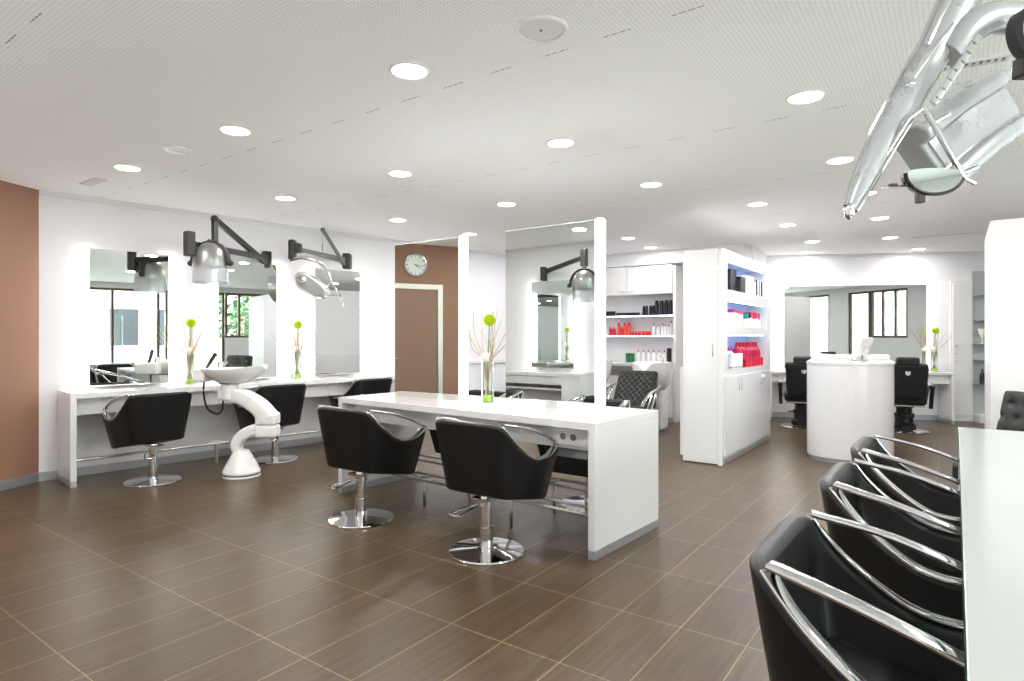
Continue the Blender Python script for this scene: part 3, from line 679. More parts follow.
loft(rings[0], rings[5]); bm.faces.new(rings[4]); bm.faces.new(rings[9]); bmesh.ops.recalc_face_normals(bm, faces=bm.faces)
box(bm, -.42, -.13, .925, -.30, .13, 1.06, bev=.025, seg=3); bo = obj('bowl', bm, 'ceramic', t)
bm = nb(); tube(bm, smooth_pts([(-.39, .05, .93), (-.395, .05, .80), (-.36, .05, .66), (-.27, .05, .60), (-.21, .04, .64), (-.19, .02, .74)], 6), .009); obj('hose', bm, 'black', t)
bm = nb(); lathe(bm, [(.03, 1.06), (.03, 1.10), (.022, 1.12), (.0, 1.125)], (-.22, .03, 0), 20); box(bm, -.245, .02, 1.10, -.15, .04, 1.118, bev=.004); obj('tap', bm, 'chrome', t)
bm = nb(); sweep(bm, [(-.34, 0, 1.06), (-.30, 0, 1.12), (-.25, 0, 1.20)], rrect(.035, .03, .01), up=(0, 1, 0), scale=[.7, 1, 1.2]); obj('hand_shower', bm, 'dgrey', t)

# ---------------------------------------------------------------- vases
def vase(label, loc, seed, s=1.0, rotz=0):
    rnd = random.Random(seed)
    t = thing('glass_vase', label, 'vase', loc, rotz, 'glass vases with twigs')
    r, h = .052*s, .33*s
    bm = nb(); lathe(bm, [(0, 0), (r, 0), (r, h), (r-.004, h), (r-.004, .008), (0, .008)], seg=32); obj('vase_glass', bm, 'glass', t)
    bm = nb(); lathe(bm, [(0, .009), (r-.006, .009), (r-.006, .05*s), (r*.6, .058*s), (0, .056*s)], seg=24)
    obj('green_filling', bm, 'moss', t)
    for k in range(15):
        a = rnd.uniform(0, 2*PI); b = rnd.uniform(.2, 1); top = rnd.uniform(.45, .78)*s; sp = rnd.uniform(.06, .30)*s*(1 if k > 4 else .3)
        bm = nb(); P_ = smooth_pts([(r*.5*math.cos(a+2.6), r*.5*math.sin(a+2.6), .04), (r*.2*math.cos(a), r*.2*math.sin(a), h*.55), (r*.7*math.cos(a), r*.7*math.sin(a), h*1.02), (sp*.6*math.cos(a)+rnd.uniform(-.02, .02), sp*.6*math.sin(a), top*.75), (sp*math.cos(a+.3), sp*math.sin(a+.3), top)], 5)
        sweep(bm, P_, circ(.0042*s, 6), scale=[1.3-.95*j/(len(P_)-1) for j in range(len(P_))]); obj('twig', bm, 'twig', t)
    bm = nb(); tube(bm, [(0, 0, .04), (.006, 0, h), (.02, .0, .63*s)], .004, n=6); obj('flower_stem', bm, 'green', t)
    bm = nb(); c = Vector((.02, 0, .66*s)); R_ = .049*s
    for k in range(110):
        z = 1-2*(k+.5)/110; a = k*2.39996; q = math.sqrt(1-z*z); d = Vector((q*math.cos(a), q*math.sin(a), z)); e = d.cross(Vector((0, 0, 1))).normalized()*.007*s; g = d.cross(e).normalized()*.007*s
        v = [bm.verts.new(c+d*R_*.45+e), bm.verts.new(c+d*R_*.45-e), bm.verts.new(c+d*R_*rnd.uniform(.9, 1.05)-e*.8), bm.verts.new(c+d*R_*rnd.uniform(.9, 1.05)+e*.8)]; bm.faces.new(v)
        v = [bm.verts.new(c+d*R_*.45+g), bm.verts.new(c+d*R_*.45-g), bm.verts.new(c+d*R_-g*.8), bm.verts.new(c+d*R_+g*.8)]; bm.faces.new(v)
    ball(bm, c, R_*.72, sub=2); obj('flower_head', bm, 'flower', t)
    bm = nb(); ball(bm, (-.012, .0, h*1.08), .05*s, sub=3, sc=(1, 1, .9)); obj('bauble', bm, 'bauble', t)
    return t
vase('glass vase of twigs with lime flower on left counter between first and second mirrors', (-6.74, 3.36, CH), 1)
vase('glass vase of twigs with lime flower on left counter in front of the third mirror', (-6.60, 4.60, CH), 2)
vase('glass vase of twigs with lime flower on island desk between two standing mirrors', (-3.06, 3.90, IH), 3)

# ---------------------------------------------------------------- clock on brown wall, above the door
t = wall_frame_thing('wall_clock', 'round white wall clock with silver rim above the brown door, seen in the mirror', 'clock', BW, 1.80, 0, 2.43)
RX = Matrix.Rotation(PI/2, 4, 'X')
bm = nb(); lathe(bm, [(0, 0), (.18, 0), (.185, .02), (.175, .042), (.155, .036), (.150, .02)], seg=48, mtx=RX); obj('case', bm, 'chrome', t)
bm = nb(); lathe(bm, [(0, .022), (.152, .022)], seg=48, mtx=RX); dl = obj('dial', bm, 'dial', t)
bm = nb()
for k in range(60):
    a = k*PI/30; r0 = .118 if k % 5 == 0 else .138; r1 = .145; e = .005 if k % 5 == 0 else .0016
    v = [Vector((math.sin(a), 0, math.cos(a)))*r0, Vector((math.sin(a), 0, math.cos(a)))*r1]; s_ = Vector((math.cos(a), 0, -math.sin(a)))*e
    bm.faces.new([bm.verts.new(p+Vector((0, -.0235, 0))) for p in (v[0]-s_, v[0]+s_, v[1]+s_, v[1]-s_)])
obj('markings', bm, 'ink', dl)
for nm, a, l, w_ in (('hour_hand', RAD(232), .085, .006), ('minute_hand', RAD(262), .125, .004)):
    bm = nb(); d = Vector((math.sin(a), 0, math.cos(a))); s_ = Vector((math.cos(a), 0, -math.sin(a)))*w_
    vs = [d*-.02-s_, d*-.02+s_, d*l+s_*.5, d*l-s_*.5]; t1 = [bm.verts.new(p+Vector((0, -.027, 0))) for p in vs]; t2 = [bm.verts.new(p+Vector((0, -.025, 0))) for p in vs]
    bm.faces.new(t1); bm.faces.new(t2[::-1])
    for k in range(4): bm.faces.new([t1[k], t2[k], t2[(k+1) % 4], t1[(k+1) % 4]])
    obj(nm, bm, 'ink', t)

# ---------------------------------------------------------------- small goods
def handle_bm(p0, p1, out):
    bm = nb(); p0 = Vector(p0); p1 = Vector(p1); out = Vector(out); tube(bm, smooth_pts([p0, p0+out, p0.lerp(p1, .5)+out*1.25, p1+out, p1], 4), .005, n=8); return bm
def good(name, cat, label, group, x, y, z, kind, s, mbody, mcap, rotz=0):
    bm = nb()
    if kind == 'bottle':
        r, h = s; lathe(bm, [(0, 0), (r, 0), (r, h*.60), (r*.8, h*.72), (r*.34, h*.80), (r*.30, h*.83)], seg=14); lathe(bm, [(r*.36, h*.82), (r*.34, h*.98), (0, h)], seg=12, mi=1)
    elif kind == 'spray':
        r, h = s; lathe(bm, [(0, 0), (r, 0), (r, h*.8), (r*.75, h*.84)], seg=14); lathe(bm, [(r*.82, h*.82), (r*.82, h*.97), (r*.6, h), (0, h)], seg=12, mi=1)
    elif kind == 'jar':
        r, h = s; lathe(bm, [(0, 0), (r, 0), (r, h*.62), (0, h*.62)], seg=16); lathe(bm, [(r*1.04, h*.62), (r*1.04, h), (0, h)], seg=16, mi=1)
    elif kind == 'tube':
        r, h = s; lathe(bm, [(0, 0), (r*.8, 0), (r*.8, h*.14)], seg=12, mi=1)
        t_ = bmesh.new(); lo = [t_.verts.new((r*math.cos(2*PI*k/12), r*math.sin(2*PI*k/12), h*.14)) for k in range(12)]; hi = [t_.verts.new((r*1.15*math.cos(2*PI*k/12), r*.12*math.sin(2*PI*k/12), h)) for k in range(12)]
        for k in range(12): t_.faces.new([lo[k], lo[(k+1) % 12], hi[(k+1) % 12], hi[k]])
        t_.faces.new(hi); t_.faces.new(lo[::-1]); merge(bm, t_, 0)
    else:
        wx, dy, h = s; box(bm, -wx/2, -dy/2, 0, wx/2, dy/2, h*.82, bev=.0015); box(bm, -wx/2, -dy/2, h*.82, wx/2, dy/2, h, 1, bev=.0015)
    o = obj(name, bm, [mbody, mcap], None, (x, y, z), rotz); return tag(o, label, cat, group)
def clone(o, x, y, z, label=None):
    c = o.copy(); COL.objects.link(c); c.location = (x, y, z)
    if label: c['label'] = label
    return c
def row(name, cat, label, group, pts, kind, s, mb_, mc_, rotz=0):
    o = None
    for p in pts:
        if o is None: o = good(name, cat, label, group, *p, kind, s, mb_, mc_, rotz)
        else: clone(o, *p)
# wall cupboard with lit shelves behind the island
t = thing('wall_cupboard', 'row of white overhead cupboards on the back wall above the lit shelves', 'cupboard', (-6.0, 9.75, 2.06))
bm = nb(); box(bm, 0, -.34, 0, 2.36, -.016, .468); obj('body', bm, 'lam2', t)
for k in range(3):
    bm = nb(); wd = 2.36/3; box(bm, k*wd+.003, -.36, 0, (k+1)*wd-.003, -.341, .462, bev=.002); dd = obj('door', bm, 'lam', t)
for k, xc in enumerate((.70, .86, 1.50, 1.66)):
    obj('handle', handle_bm((xc-.05, -.36, .055), (xc+.05, -.36, .055), (0, -.02, 0)), 'chrome', t)
bm = nb(); box(bm, -3.635, 9.40, 0, -3.59, 9.75, 2.50, bev=.002); tag(obj('shelf_end_partition', bm, 'lam', None), 'tall white side panel closing the lit shelf wall beside the storage cabinet', 'panel')
for z, nm, lb in ((1.715, 'upper', 'upper'), (1.385, 'lower', 'lower')):
    t = thing('wall_shelf', '%s lit white shelf of bottles on the back wall' % lb, 'shelf', (-6.0, 9.75, z), 0, 'lit shelves on the back wall')
    bm = nb(); box(bm, 0, -.30, -.022, 2.36, -.001, 0, bev=.001); obj('board', bm, 'lam2', t)
    bm = nb(); box(bm, 0, -.308, -.020, 2.36, -.300, -.004); obj('light_strip', bm, 'led', t)
def SX(u): return -5.074+(u-602)*.01824
def shx(us, z, y=9.58): return [(SX(u), y, z) for u in us]
za, zb, zc = 1.7151, 1.3851, 0.9401
row('bottle', 'bottle', 'slim white bottle on the upper lit shelf', 'slim white bottles on upper shelf', shx((602.6, 605.6, 608.6), za), 'spray', (.022, .155), 'wplastic', 'wplastic')
row('jar', 'jar', 'squat black jar with lid on the upper lit shelf', 'squat black jars on upper shelf', shx((612, 614.6, 617.2, 619.6), za), 'jar', (.022, .085), 'navy', 'black')
row('jar', 'jar', 'low dark tin on the upper lit shelf', 'low dark tins on upper shelf', shx((623, 626, 629, 632, 635, 638, 641, 644), za), 'jar', (.025, .055), 'navy', 'navy')
row('bottle', 'bottle', 'medium black bottle on the upper lit shelf', 'medium black bottles on upper shelf', shx((649.5, 652.3, 656, 658.8), za), 'spray', (.024, .165), 'navy', 'black')
row('bottle', 'bottle', 'tall black spray bottle at right end of the upper lit shelf', 'tall black bottles on upper shelf', shx((662, 666.5, 671, 675.2), za), 'spray', (.033, .245), 'navy', 'black')
row('bottle', 'bottle', 'small white bottle with red cap on lower lit shelf, left', 'small white bottles on lower shelf', shx((603, 606.6), zb), 'bottle', (.02, .12), 'wplastic', 'red')
row('bottle', 'bottle', 'red shampoo bottle on the lower lit shelf', 'red bottles on lower shelf', shx((616, 619.8, 627.6), zb), 'bottle', (.03, .16), 'red', 'coral')
row('bottle', 'bottle', 'tall red bottle on the lower lit shelf', 'tall red bottles on lower shelf', shx((624, 630.4, 634.4), zb, 9.6), 'spray', (.03, .215), 'coral', 'red')
row('jar', 'jar', 'low red jar on the lower lit shelf', 'low red jars on lower shelf', shx((638, 641.6, 645.2, 648.8, 652.2, 655), zb), 'jar', (.026, .072), 'red', 'coral')
row('bottle', 'bottle', 'white bottle with black cap on lower lit shelf', 'white bottles with black caps on lower shelf', shx((659, 667.5), zb), 'bottle', (.024, .20), 'wplastic', 'black')
row('bottle', 'bottle', 'white bottle with red cap near right end of lower lit shelf', 'white bottles with red caps on lower shelf', shx((663.4, 670, 673), zb), 'bottle', (.022, .185), 'wplastic', 'red')
row('bottle', 'bottle', 'slim brownish bottle at right end of the lower lit shelf', 'slim bottles on lower shelf', shx((675.6,), zb), 'spray', (.017, .24), 'bauble', 'brown')
# low wall cabinet behind the wash units
t = thing('low_cabinet', 'low white plumbing cabinet with dark grey band behind the wash chairs', 'cabinet', (-6.0, 9.75, 0))
bm = nb(); box(bm, 0, -.50, .09, 2.36, -.016, .90, bev=.003); obj('body', bm, 'lam', t)
bm = nb(); box(bm, 0, -.53, .90, 2.36, -.016, .94, bev=.003); obj('worktop', bm, 'lam', t)
bm = nb(); box(bm, 0, -.506, .73, 2.36, -.50, .88); obj('grey_band', bm, 'mgrey', t)
bm = nb(); box(bm, 0, -.47, 0, 2.36, -.02, .09); obj('plinth', bm, 'plinth', t)
row('jar', 'jar', 'green jar standing on the low cabinet behind the wash chair', 'green jars on low cabinet', shx((635.6, 640.2), zc, 9.5), 'jar', (.036, .15), 'green', 'green')
row('bottle', 'bottle', 'white pump bottle with red cap on the low cabinet', 'white pump bottles on low cabinet', shx((646, 651, 656, 661, 666, 671), zc, 9.5), 'bottle', (.026, .21), 'wplastic', 'red')
row('box', 'box', 'small black box on the low cabinet, stacked at its right end', 'black boxes on low cabinet', [(SX(675.4), 9.5, zc), (SX(675.4), 9.5, zc+.0805), (SX(675.4), 9.5, zc+.161)], 'box', (.055, .06, .08), 'black', 'black')
row('box', 'box', 'white carton with red line on the low cabinet behind the left basin', 'carton on low cabinet', shx((608,), zc, 9.5), 'box', (.22, .05, .16), 'wplastic', 'wplastic')

# wash chairs with basins
def wash_unit(x, y, chair_label, basin_label):
    t = thing('backwash_basin', basin_label, 'wash basin', (x, y+.78, 0), 0, 'backwash basins')
    bm = nb(); box(bm, -.16, -.10, 0, .16, .20, .62, bev=.04, seg=3); obj('pedestal', bm, 'wplastic', t)
    bm = nb(); N_ = 40; rg = []
    for f_, z in ((.45, .56), (.72, .64), (.92, .76), (1.0, .90), (1.02, .99), (.96, .99), (.88, .90), (.74, .80), (.4, .74)):
        r_ = []
        for k in range(N_):
            a = 2*PI*k/N_; fr = max(0, -math.sin(a)); zz = z-(.13*math.exp(-((a-1.5*PI)**2)/.06) if z > .85 else 0)
            r_.append(bm.verts.new((.30*f_*math.cos(a), .28*f_*math.sin(a)-.05*fr*f_, zz)))
        rg.append(r_)
    for a_, b_ in zip(rg, rg[1:]):
        for k in range(N_): bm.faces.new([a_[k], a_[(k+1) % N_], b_[(k+1) % N_], b_[k]]).smooth = True
    bm.faces.new(rg[0]); bm.faces.new(rg[-1]); bmesh.ops.recalc_face_normals(bm, faces=bm.faces); obj('bowl', bm, 'ceramic', t)
    bm = nb(); lathe(bm, [(0, .95), (.02, .95), (.02, 1.05), (0, 1.05)], (0.05, .24, 0), 14); tube(bm, [(0.05, .24, 1.04), (0.05, .14, 1.07)], .011); obj('tap', bm, 'chrome', t)
    t = thing('wash_chair', chair_label, 'chair', (x, y, 0), 0, 'reclining wash chairs')
    mt = Matrix.Translation((0, .08, .40)) @ Matrix.Rotation(RAD(-22), 4, 'X')
    bm = nb(); b2 = bmesh.new(); bmesh.ops.create_cube(b2, size=1)
    for v in b2.verts: v.co = Vector((v.co.x*.56*(1 if v.co.z > 0 else 1.08), v.co.y*.09, (v.co.z+.5)*.52))
    bmesh.ops.bevel(b2, geom=list(b2.edges), offset=.025, segments=3, profile=.5, affect='EDGES'); merge(bm, b2, 0, mt)
    b2 = bmesh.new(); bmesh.ops.create_grid(b2, x_segments=48, y_segments=44, size=.5)
    for v in b2.verts:
        x, y = v.co.x*.50, .03+(v.co.y+.5)*.46; a_ = (x+y)/.085; c_ = (x-y)/.085
        v.co = Vector((x, -.047-.016*(abs(math.sin(PI*a_))*abs(math.sin(PI*c_)))**.6, y))
    for f in b2.faces: f.smooth = True
    merge(bm, b2, 0, mt)
    bk = obj('backrest', bm, 'leatherg', t)
    bm = nb(); box(bm, -.29, -.52, .34, .29, .10, .46, bev=.035, seg=3); obj('seat', bm, 'leatherg', t)
    for s in (-1, 1):
        bm = nb(); sweep(bm, smooth_pts([(s*.34, .20, .70), (s*.35, .0, .66), (s*.36, -.30, .56), (s*.35, -.42, .46)], 5), rrect(.045, .02, .006))
        sweep(bm, [(s*.34, .12, .68), (s*.33, -.06, .40)], rrect(.03, .015, .004), up=(0, 1, 0)); sweep(bm, [(s*.34, -.02, .66), (s*.33, -.2, .40)], rrect(.02, .012, .004), up=(0, 1, 0)); obj('armrest', bm, 'chrome', t)
    bm = nb(); box(bm, -.28, .16, .38, .28, .24, .72, bev=.03); obj('back_shell', bm, 'black', t)
    bm = nb(); box(bm, -.20, -.35, 0, .20, .18, .06, bev=.02); box(bm, -.10, -.2, .05, .10, .08, .35, bev=.02); obj('base', bm, 'dgrey', t)
wash_unit(-3.60, 7.75, 'dark quilted wash chair with chrome arms behind the right end of island desk', 'white backwash basin behind the quilted wash chair, nearer the storage cabinet')
wash_unit(-4.70, 7.95, 'wash chair mostly hidden behind the right standing mirror', 'white backwash basin partly hidden behind the right standing mirror')

# central storage cabinet with product niches
CX0, CX1, CY0, CY1, CHH = -2.42, -1.994, 6.544, 8.62, 2.30
t = thing('storage_cabinet', 'tall white gloss storage cabinet with three lit product niches on its side', 'cabinet', (CX0, CY0, 0))
Wc, Dc = CX1-CX0, CY1-CY0; ND = .24
bm = nb(); box(bm, 0, 0.02, .03, Wc-ND, Dc, CHH); zs = [(.06, 1.00), (1.385, 1.475), (1.765, 1.875), (2.205, CHH)]
for a, b_ in zs: box(bm, Wc-ND, .02, a, Wc, Dc, b_)
for a, b_ in ((.02, .19), (Dc-.16, Dc)):
    for z0_, z1_ in ((1.0, 1.385), (1.475, 1.765), (1.875, 2.205)): box(bm, Wc-ND, a, z0_, Wc, b_, z1_)
obj('body', bm, 'lam', t)
bm = nb(); box(bm, .002, 0, .012, Wc-.045, .02, CHH-.002, bev=.002); dr = obj('end_door', bm, 'lam', t)
bm = nb(); box(bm, Wc-.042, -.002, 0, Wc+.002, .02, CHH, bev=.002); obj('edge_post', bm, 'lam', t)
obj('handle', handle_bm((.335, 0, 1.16), (.335, 0, 1.28), (0, -.022, 0)), 'chrome', dr)
bm = nb(); box(bm, .05, .06, 0, Wc-.004, Dc-.02, .058); obj('plinth', bm, 'plinth', t)
ys = [.06, .06+(Dc-.12)/2, Dc-.06]
for k in range(2):
    wd = (ys[k+1]-ys[k])/2
    for j in range(2):
        a = ys[k]+j*wd; bm = nb(); box(bm, Wc, a+.002, .09, Wc+.016, a+wd-.002, .93, bev=.002); dd = obj('side_door', bm, 'lam', t)
        yh = a+wd-.05 if j == 0 else a+.05; obj('handle', handle_bm((Wc+.016, yh, .78), (Wc+.016, yh, .90), (.02, 0, 0)), 'chrome', dd)
for a, b_ in ((1.0, 1.385), (1.475, 1.765), (1.875, 2.205)):
    bm = nb(); box(bm, Wc-ND, .19, a, Wc-ND+.006, Dc-.16, b_); obj('back_panel', bm, 'niche', t)
    bm = nb(); box(bm, Wc-.06, .22, b_-.012, Wc-.04, Dc-.2, b_-.001); obj('light_strip', bm, 'led', t)
# lower doors on the hidden side, with a ledge
bm = nb(); box(bm, -.05, .05, .06, 0, Dc-.03, 1.03, bev=.003); obj('rear_cupboard', bm, 'lam2', t)
def NY(u):   # side position along the cabinet from measured fractions
    return 7.06+1.34*u
nx = CX1-.09; n1, n2, n3 = 1.8751, 1.4751, 1.0001
row('box', 'box', 'tall black book-like carton in the top niche of storage cabinet', 'black cartons in top niche', [(nx, NY(.03+k*.045), n1) for k in range(4)], 'box', (.05, .045, .26), 'navy', 'black')
row('box', 'box', 'grey-black carton in the top niche of storage cabinet, shorter', 'shorter grey cartons in top niche', [(nx, NY(.24+k*.05), n1) for k in range(3)], 'box', (.12, .06, .19), 'dgrey', 'navy')
row('box', 'box', 'white carton in the top niche of storage cabinet', 'white cartons in top niche', [(nx, NY(.41+k*.056), n1) for k in range(5)], 'box', (.12, .070, .225), 'wplastic', 'wplastic')
row('box', 'box', 'white carton with brown stripe in the top niche', 'striped carton in top niche', [(nx, NY(.70), n1)], 'box', (.12, .05, .21), 'wplastic', 'brown')
row('box', 'box', 'thin black carton at right of the top niche', 'thin black cartons in top niche', [(nx, NY(.76), n1), (nx, NY(.84), n1), (nx, NY(.94), n1)], 'box', (.12, .035, .20), 'black', 'black')
row('box', 'box', 'thin white carton standing between black ones in top niche', 'thin white cartons in top niche', [(nx, NY(.80), n1), (nx, NY(.88), n1)], 'box', (.12, .045, .20), 'wplastic', 'wplastic')
for k, (c1, c2) in enumerate((('wplastic', 'magenta'), ('wplastic', 'pink'), ('wplastic', 'magenta'), ('wplastic', 'coral'))):
    tag(good('box', 'box', '', '', nx, NY(.045+k*.075), n2, 'box', (.11, .095, .20-.006*k), c1, c2), 'white carton with %s top at left of the middle niche, %s one' % ({'magenta': 'magenta', 'pink': 'crimson', 'coral': 'coral'}[c2], ('first', 'second', 'third', 'fourth')[k]), 'box', 'bright topped cartons in middle niche')
row('tube', 'tube', 'coral red tube in the middle niche of storage cabinet', 'coral tubes in middle niche', [(nx, NY(.345), n2), (nx, NY(.385), n2)], 'spray', (.026, .195), 'coral', 'red')
for k, (c1, c2) in enumerate((('wplastic', 'teal'), ('wplastic', 'navy'), ('wplastic', 'coral'), ('wplastic', 'magenta'), ('wplastic', 'pink'), ('wplastic', 'coral'), ('wplastic', 'magenta'))):
    tag(good('jar', 'jar', '', '', nx+.02, NY(.46+k*.066), n2, 'jar', (.04, .17+.012*(k % 3)), c1, c2), 'white tub with %s lid in the middle niche, number %s from the coral tubes' % (c2 if c2 not in ('pink',) else 'crimson', ('one', 'two', 'three', 'four', 'five', 'six', 'seven')[k]), 'jar', 'bright lidded tubs in middle niche')
row('bottle', 'bottle', 'teal bottle at right end of the middle niche', 'teal bottles in middle niche', [(nx, NY(.93), n2), (nx, NY(.975), n2)], 'spray', (.03, .19), 'wplastic', 'teal')
row('tube', 'tube', 'white standing tube at left of the bottom niche', 'white tubes in bottom niche', [(nx+.03, NY(.03+k*.06), n3) for k in range(5)], 'tube', (.03, .17), 'wplastic', 'hood')
row('bottle', 'bottle', 'tall white bottle behind tubes in the bottom niche', 'white bottles in bottom niche', [(nx-.05, NY(.06), n3), (nx-.05, NY(.14), n3), (nx-.05, NY(.22), n3)], 'bottle', (.03, .24), 'wplastic', 'magenta')
row('bottle', 'bottle', 'crimson bottle with tapered neck in the bottom niche', 'crimson bottles in bottom niche', [(nx-.03, NY(.34+k*.105), n3) for k in range(7)], 'bottle', (.058, .30), 'pink', 'red')
row('bottle', 'bottle', 'small clear red bottle in front row of the bottom niche', 'small red bottles in bottom niche', [(nx+.05, NY(.42+k*.1), n3) for k in range(6)], 'jar', (.03, .10), 'red', 'pink')

# right hand cabinet, twin of the storage cabinet
t = thing('storage_cabinet', 'plain tall white cabinet at the right edge behind the side desk', 'cabinet', (0.235, 6.40, 0))
bm = nb(); box(bm, 0, .02, .06, 1.1, 1.25, CHH+.02, bev=.003); obj('body', bm, 'lam2', t)
bm = nb(); box(bm, .002, 0, .06, .548, .02, CHH+.015, bev=.002); obj('door', bm, 'lam2', t)
bm = nb(); box(bm, .552, 0, .06, 1.098, .02, CHH+.015, bev=.002); obj('door', bm, 'lam2', t)
bm = nb(); box(bm, .03, .04, 0, 1.07, 1.22, .06); obj('plinth', bm, 'plinth', t)

# tufted armchair
t = thing('tufted_chair', 'dark button tufted leather chair at the right edge behind the side desk', 'chair', (0.44, 5.78, 0), RAD(-35))
mt = Matrix.Translation((0, .16, .40)) @ Matrix.Rotation(RAD(-12), 4, 'X')
bm = nb(); b2 = bmesh.new(); bmesh.ops.create_grid(b2, x_segments=40, y_segments=32, size=.5)
for v in b2.verts:
    x, y = v.co.x*.62, (v.co.y+.5)*.54; row_ = y/.11; px = x/.12+(.5 if int(math.floor(row_+.5)) % 2 else 0)
    dx = px-round(px); dy = row_-round(row_); v.co = Vector((x*(1.05-.12*(y/.54)), -.06-.022*(1-math.exp(-(dx*dx+dy*dy)*22))-.02*math.cos(x*4), y))
for f in b2.faces: f.smooth = True
merge(bm, b2, 0, mt); box_ = bmesh.new(); bmesh.ops.create_cube(box_, size=1)
for v in box_.verts: v.co = Vector((v.co.x*.64*(.96 if v.co.z > 0 else 1.06), v.co.y*.10, (v.co.z+.5)*.55))
bmesh.ops.bevel(box_, geom=list(box_.edges), offset=.035, segments=3, profile=.5, affect='EDGES'); merge(bm, box_, 0, mt); obj('backrest', bm, 'leatherg', t)
bm = nb(); box(bm, -.30, -.40, .26, .30, .16, .44, bev=.04, seg=3); obj('seat', bm, 'leatherg', t)
for x in (-.28, .28):
    for y in (-.34, .18): bm = nb(); lathe(bm, [(0, 0), (.018, 0), (.025, .2), (0, .2)], (x, y, 0), 12); obj('leg', bm, 'chrome', t)

# ---------------------------------------------------------------- reception desk
t = thing('reception_desk', 'curved white gloss reception desk with rounded front', 'desk', (-0.955, 7.72, 0), RAD(6.8))
def dplan(w_, f_, b_): return [(w_*math.cos(a), -f_*math.sin(a)**.9 if math.sin(a) > 0 else 0) for a in [PI*k/32 for k in range(33)]][::-1] + [(w_, b_), (-w_, b_)]
pl = dplan(.425, .34, 1.35)
bm = nb(); prism(bm, pl, .05, 1.055); 
for f in bm.faces: f.smooth = len(f.verts) == 4 and abs(f.normal.z) < .5 and abs(f.normal.y) > .02
obj('body', bm, 'lam', t)
bm = nb(); prism(bm, dplan(.43, .345, 1.36), 1.058, 1.085, bev=.003); obj('top', bm, 'lam', t)
bm = nb(); prism(bm, dplan(.41, .325, 1.33), 0, .05); obj('plinth', bm, 'plinth', t)
bm = nb(); box(bm, -.43, 1.0, 1.086, .43, 1.36, 1.135, bev=.004); obj('raised_ledge', bm, 'lam', t)
t = thing('monitor', 'slim white monitor seen from the side on the reception desk', 'monitor', (-0.90, 8.12, 1.0855), RAD(76))
bm = nb(); b2 = bmesh.new(); bmesh.ops.create_cube(b2, size=1)
for v in b2.verts: v.co = Vector((v.co.x*.34, v.co.y*.018, (v.co.z+.5)*.26+.02))
merge(bm, b2, 0, Matrix.Rotation(RAD(18), 4, 'X')); obj('back_shell', bm, 'wplastic', t)
bm = nb(); b2 = bmesh.new(); bmesh.ops.create_cube(b2, size=1)
for v in b2.verts: v.co = Vector((v.co.x*.32, .010+v.co.y*.002, (v.co.z+.5)*.23+.035))
merge(bm, b2, 0, Matrix.Rotation(RAD(18), 4, 'X')); obj('screen', bm, 'screen', t)
bm = nb(); box(bm, -.09, -.06, 0, .09, .07, .012, bev=.003); box(bm, -.03, -.03, .01, .03, .0, .10, bev=.003); obj('stand', bm, 'chrome', t)

# ---------------------------------------------------------------- barber chairs
def barber(loc, rotz, label):
    t = thing('barber_chair', label, 'barber chair', loc, rotz, 'black barber chairs by the far wall')
    bm = nb(); lathe(bm, [(0, 0), (.30, 0), (.305, .012), (.28, .03), (.12, .05), (0, .05)], seg=40); obj('base_plate', bm, 'chrome', t)
    bm = nb(); lathe(bm, [(.15, .05), (.15, .10), (.115, .13), (.115, .20), (.13, .21), (.13, .26), (.10, .27), (.10, .34), (.16, .38), (0, .38)], seg=28); obj('hydraulic_column', bm, 'black', t)
    bm = nb(); box(bm, -.25, -.24, .40, .25, .30, .53, bev=.045, seg=3); obj('seat', bm, 'leather', t)
    bm = nb(); box(bm, -.23, -.22, .375, .23, .28, .40, bev=.008); obj('seat_frame', bm, 'chrome', t)
    bm = nb(); b2 = bmesh.new(); bmesh.ops.create_cube(b2, size=1)
    for v in b2.verts: v.co = Vector((v.co.x*.50*(1 if v.co.z > 0 else .9), v.co.y*.11, (v.co.z+.5)*.50+.50))
    bmesh.ops.bevel(b2, geom=list(b2.edges), offset=.04, segments=4, profile=.5, affect='EDGES'); merge(bm, b2, 0, Matrix.Translation((0, -.26, 0)) @ Matrix.Rotation(RAD(6), 4, 'X')); obj('backrest', bm, 'leather', t)
    bm = nb(); box(bm, -.14, -.42, .95, .14, -.28, 1.08, bev=.035, seg=3); obj('headrest', bm, 'leather', t)
    bm = nb(); prism(bm, [(-.035, .93), (.035, .93), (.03, .84), (0, .82), (-.03, .84)], .0, .008, mtx=Matrix.Translation((0, -.40, 0)) @ XZ, bev=.002); obj('badge', bm, 'chrome', t)
    for s in (-1, 1):
        bm = nb(); box(bm, s*.31-.04, -.22, .62, s*.31+.04, .20, .69, bev=.03, seg=3); sweep(bm, [(s*.31, -.20, .64), (s*.30, -.16, .36)], rrect(.05, .05, .015), up=(0, 1, 0)); sweep(bm, [(s*.31, .16, .64), (s*.28, .14, .44)], rrect(.04, .05, .015), up=(0, 1, 0)); obj('armrest', bm, 'black', t)
    bm = nb(); sweep(bm, [(-.0, .25, .38), (0, .50, .20), (0, .56, .18)], rrect(.05, .03, .01)); box(bm, -.18, .50, .16, .18, .62, .185, bev=.008); obj('footrest', bm, 'chrome', t)
barber((-0.60, 10.50, 0), RAD(10), 'black barber chair to the right of the curved reception desk')
barber((-1.88, 10.10, 0), RAD(14), 'black barber chair to the left of the curved reception desk, half hidden')

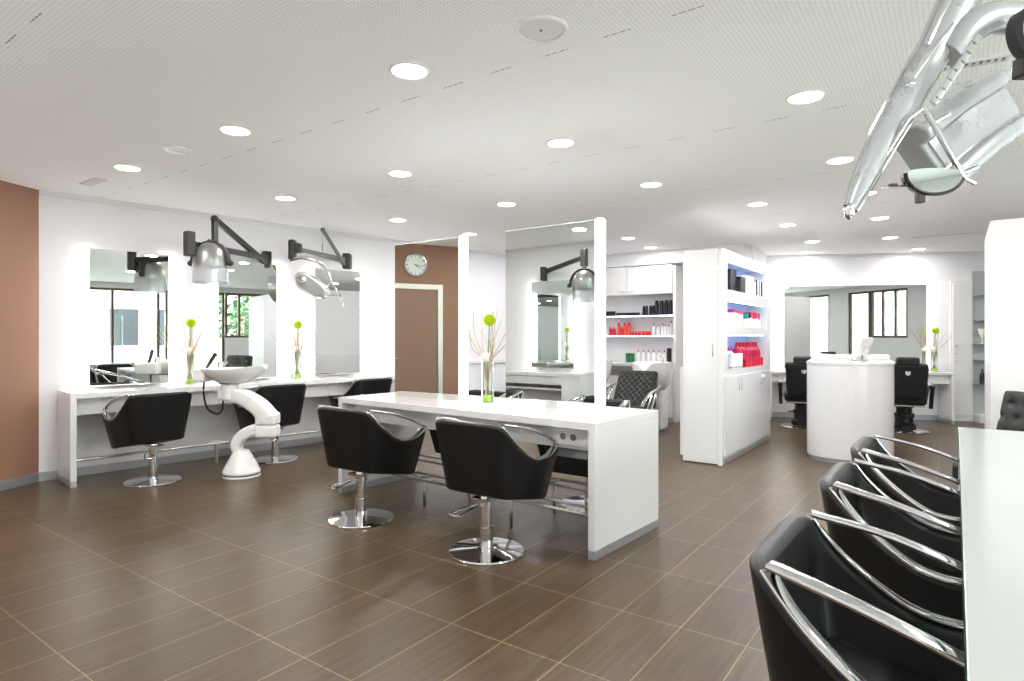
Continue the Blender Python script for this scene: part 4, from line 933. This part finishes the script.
# ---------------------------------------------------------------- far wall
wall_mirror(FW, 0.36, 2.557, .84, 2.215, 'wide frameless mirror on the far wall behind the barber chairs')
t = wall_frame_thing('wall_counter', 'white counter along the far wall under the wide mirror', 'counter', FW, 0.0)
bm = nb(); box(bm, 0.05, -.42, .76, 2.79, -.02, .80, bev=.002); obj('worktop', bm, 'lam', t)
bm = nb(); box(bm, 0.05, -.36, .62, 2.75, -.34, .757, bev=.002); obj('apron', bm, 'lam2', t)
for x in (.05, 2.75):
    bm = nb(); box(bm, x, -.42, .055, x+.04, -.02, .76, bev=.002); p = obj('end_panel', bm, 'lam', t)
    bm = nb(); box(bm, x+.001, -.419, 0, x+.039, -.021, .055); obj('plinth', bm, 'plinth', p)
p_ = Matrix.Translation(Vector(FW[0])) @ Matrix.Rotation(FW[1], 4, 'Z') @ Vector((2.60, -.20, .80))
vase('glass vase of twigs with lime flower on far wall counter, right of wide mirror', p_, 7)
t = wall_frame_thing('tall_cupboard', 'flat white cupboard door with small handles at the far right of far wall', 'cupboard', FW, 2.91)
bm = nb(); box(bm, 0, -.05, 0, .33, -.016, 2.27, bev=.003); obj('body', bm, 'lam2', t)
bm = nb(); box(bm, .03, -.066, .09, .30, -.05, 2.23, bev=.003); dd = obj('door', bm, 'lam2', t)
for z in (.98, 1.10, 1.22): 
    bm = nb(); lathe(bm, [(0, 0), (.016, 0), (.016, .02), (0, .02)], (.07, -.066, z), 14, mtx=RX); obj('knob', bm, 'chrome', dd)
t = wall_frame_thing('display_shelf', 'narrow glass display shelf unit with grey back at the far right', 'shelf', FW, 3.245)
bm = nb(); box(bm, 0, -.03, .0, .62, -.016, 2.42); obj('back_panel', bm, 'mgreyl', t)
for z in (.60, .98, 1.24, 1.62, 2.02):
    bm = nb(); box(bm, 0, -.22, z, .62, -.03, z+.010); obj('glass_shelf', bm, 'gshelf', t)
bm = nb(); box(bm, .62, -.26, 0, .68, -.016, 2.42, bev=.002); box(bm, 0, -.24, 0, .62, -.016, .12); obj('side_panel', bm, 'lam2', t)
def fwp(x, y, z): return Matrix.Translation(Vector(FW[0])) @ Matrix.Rotation(FW[1], 4, 'Z') @ Vector((x, y, z))
p = fwp(3.33, -.13, .6105); good('bottle', 'bottle', 'dark bottle on lowest glass display shelf at the far right', '', *p, 'bottle', (.035, .24), 'navy', 'black')
p = fwp(3.33, -.13, 1.2505); tt = thing('glass_goblet', 'small pale goblet on middle glass display shelf at the far right', 'goblet', p)
bm = nb(); lathe(bm, [(0, 0), (.04, 0), (.008, .01), (.008, .09), (.03, .12), (.05, .18), (.055, .24), (.05, .24), (.03, .14), (0, .10)], seg=20); obj('cup', bm, 'bauble', tt)
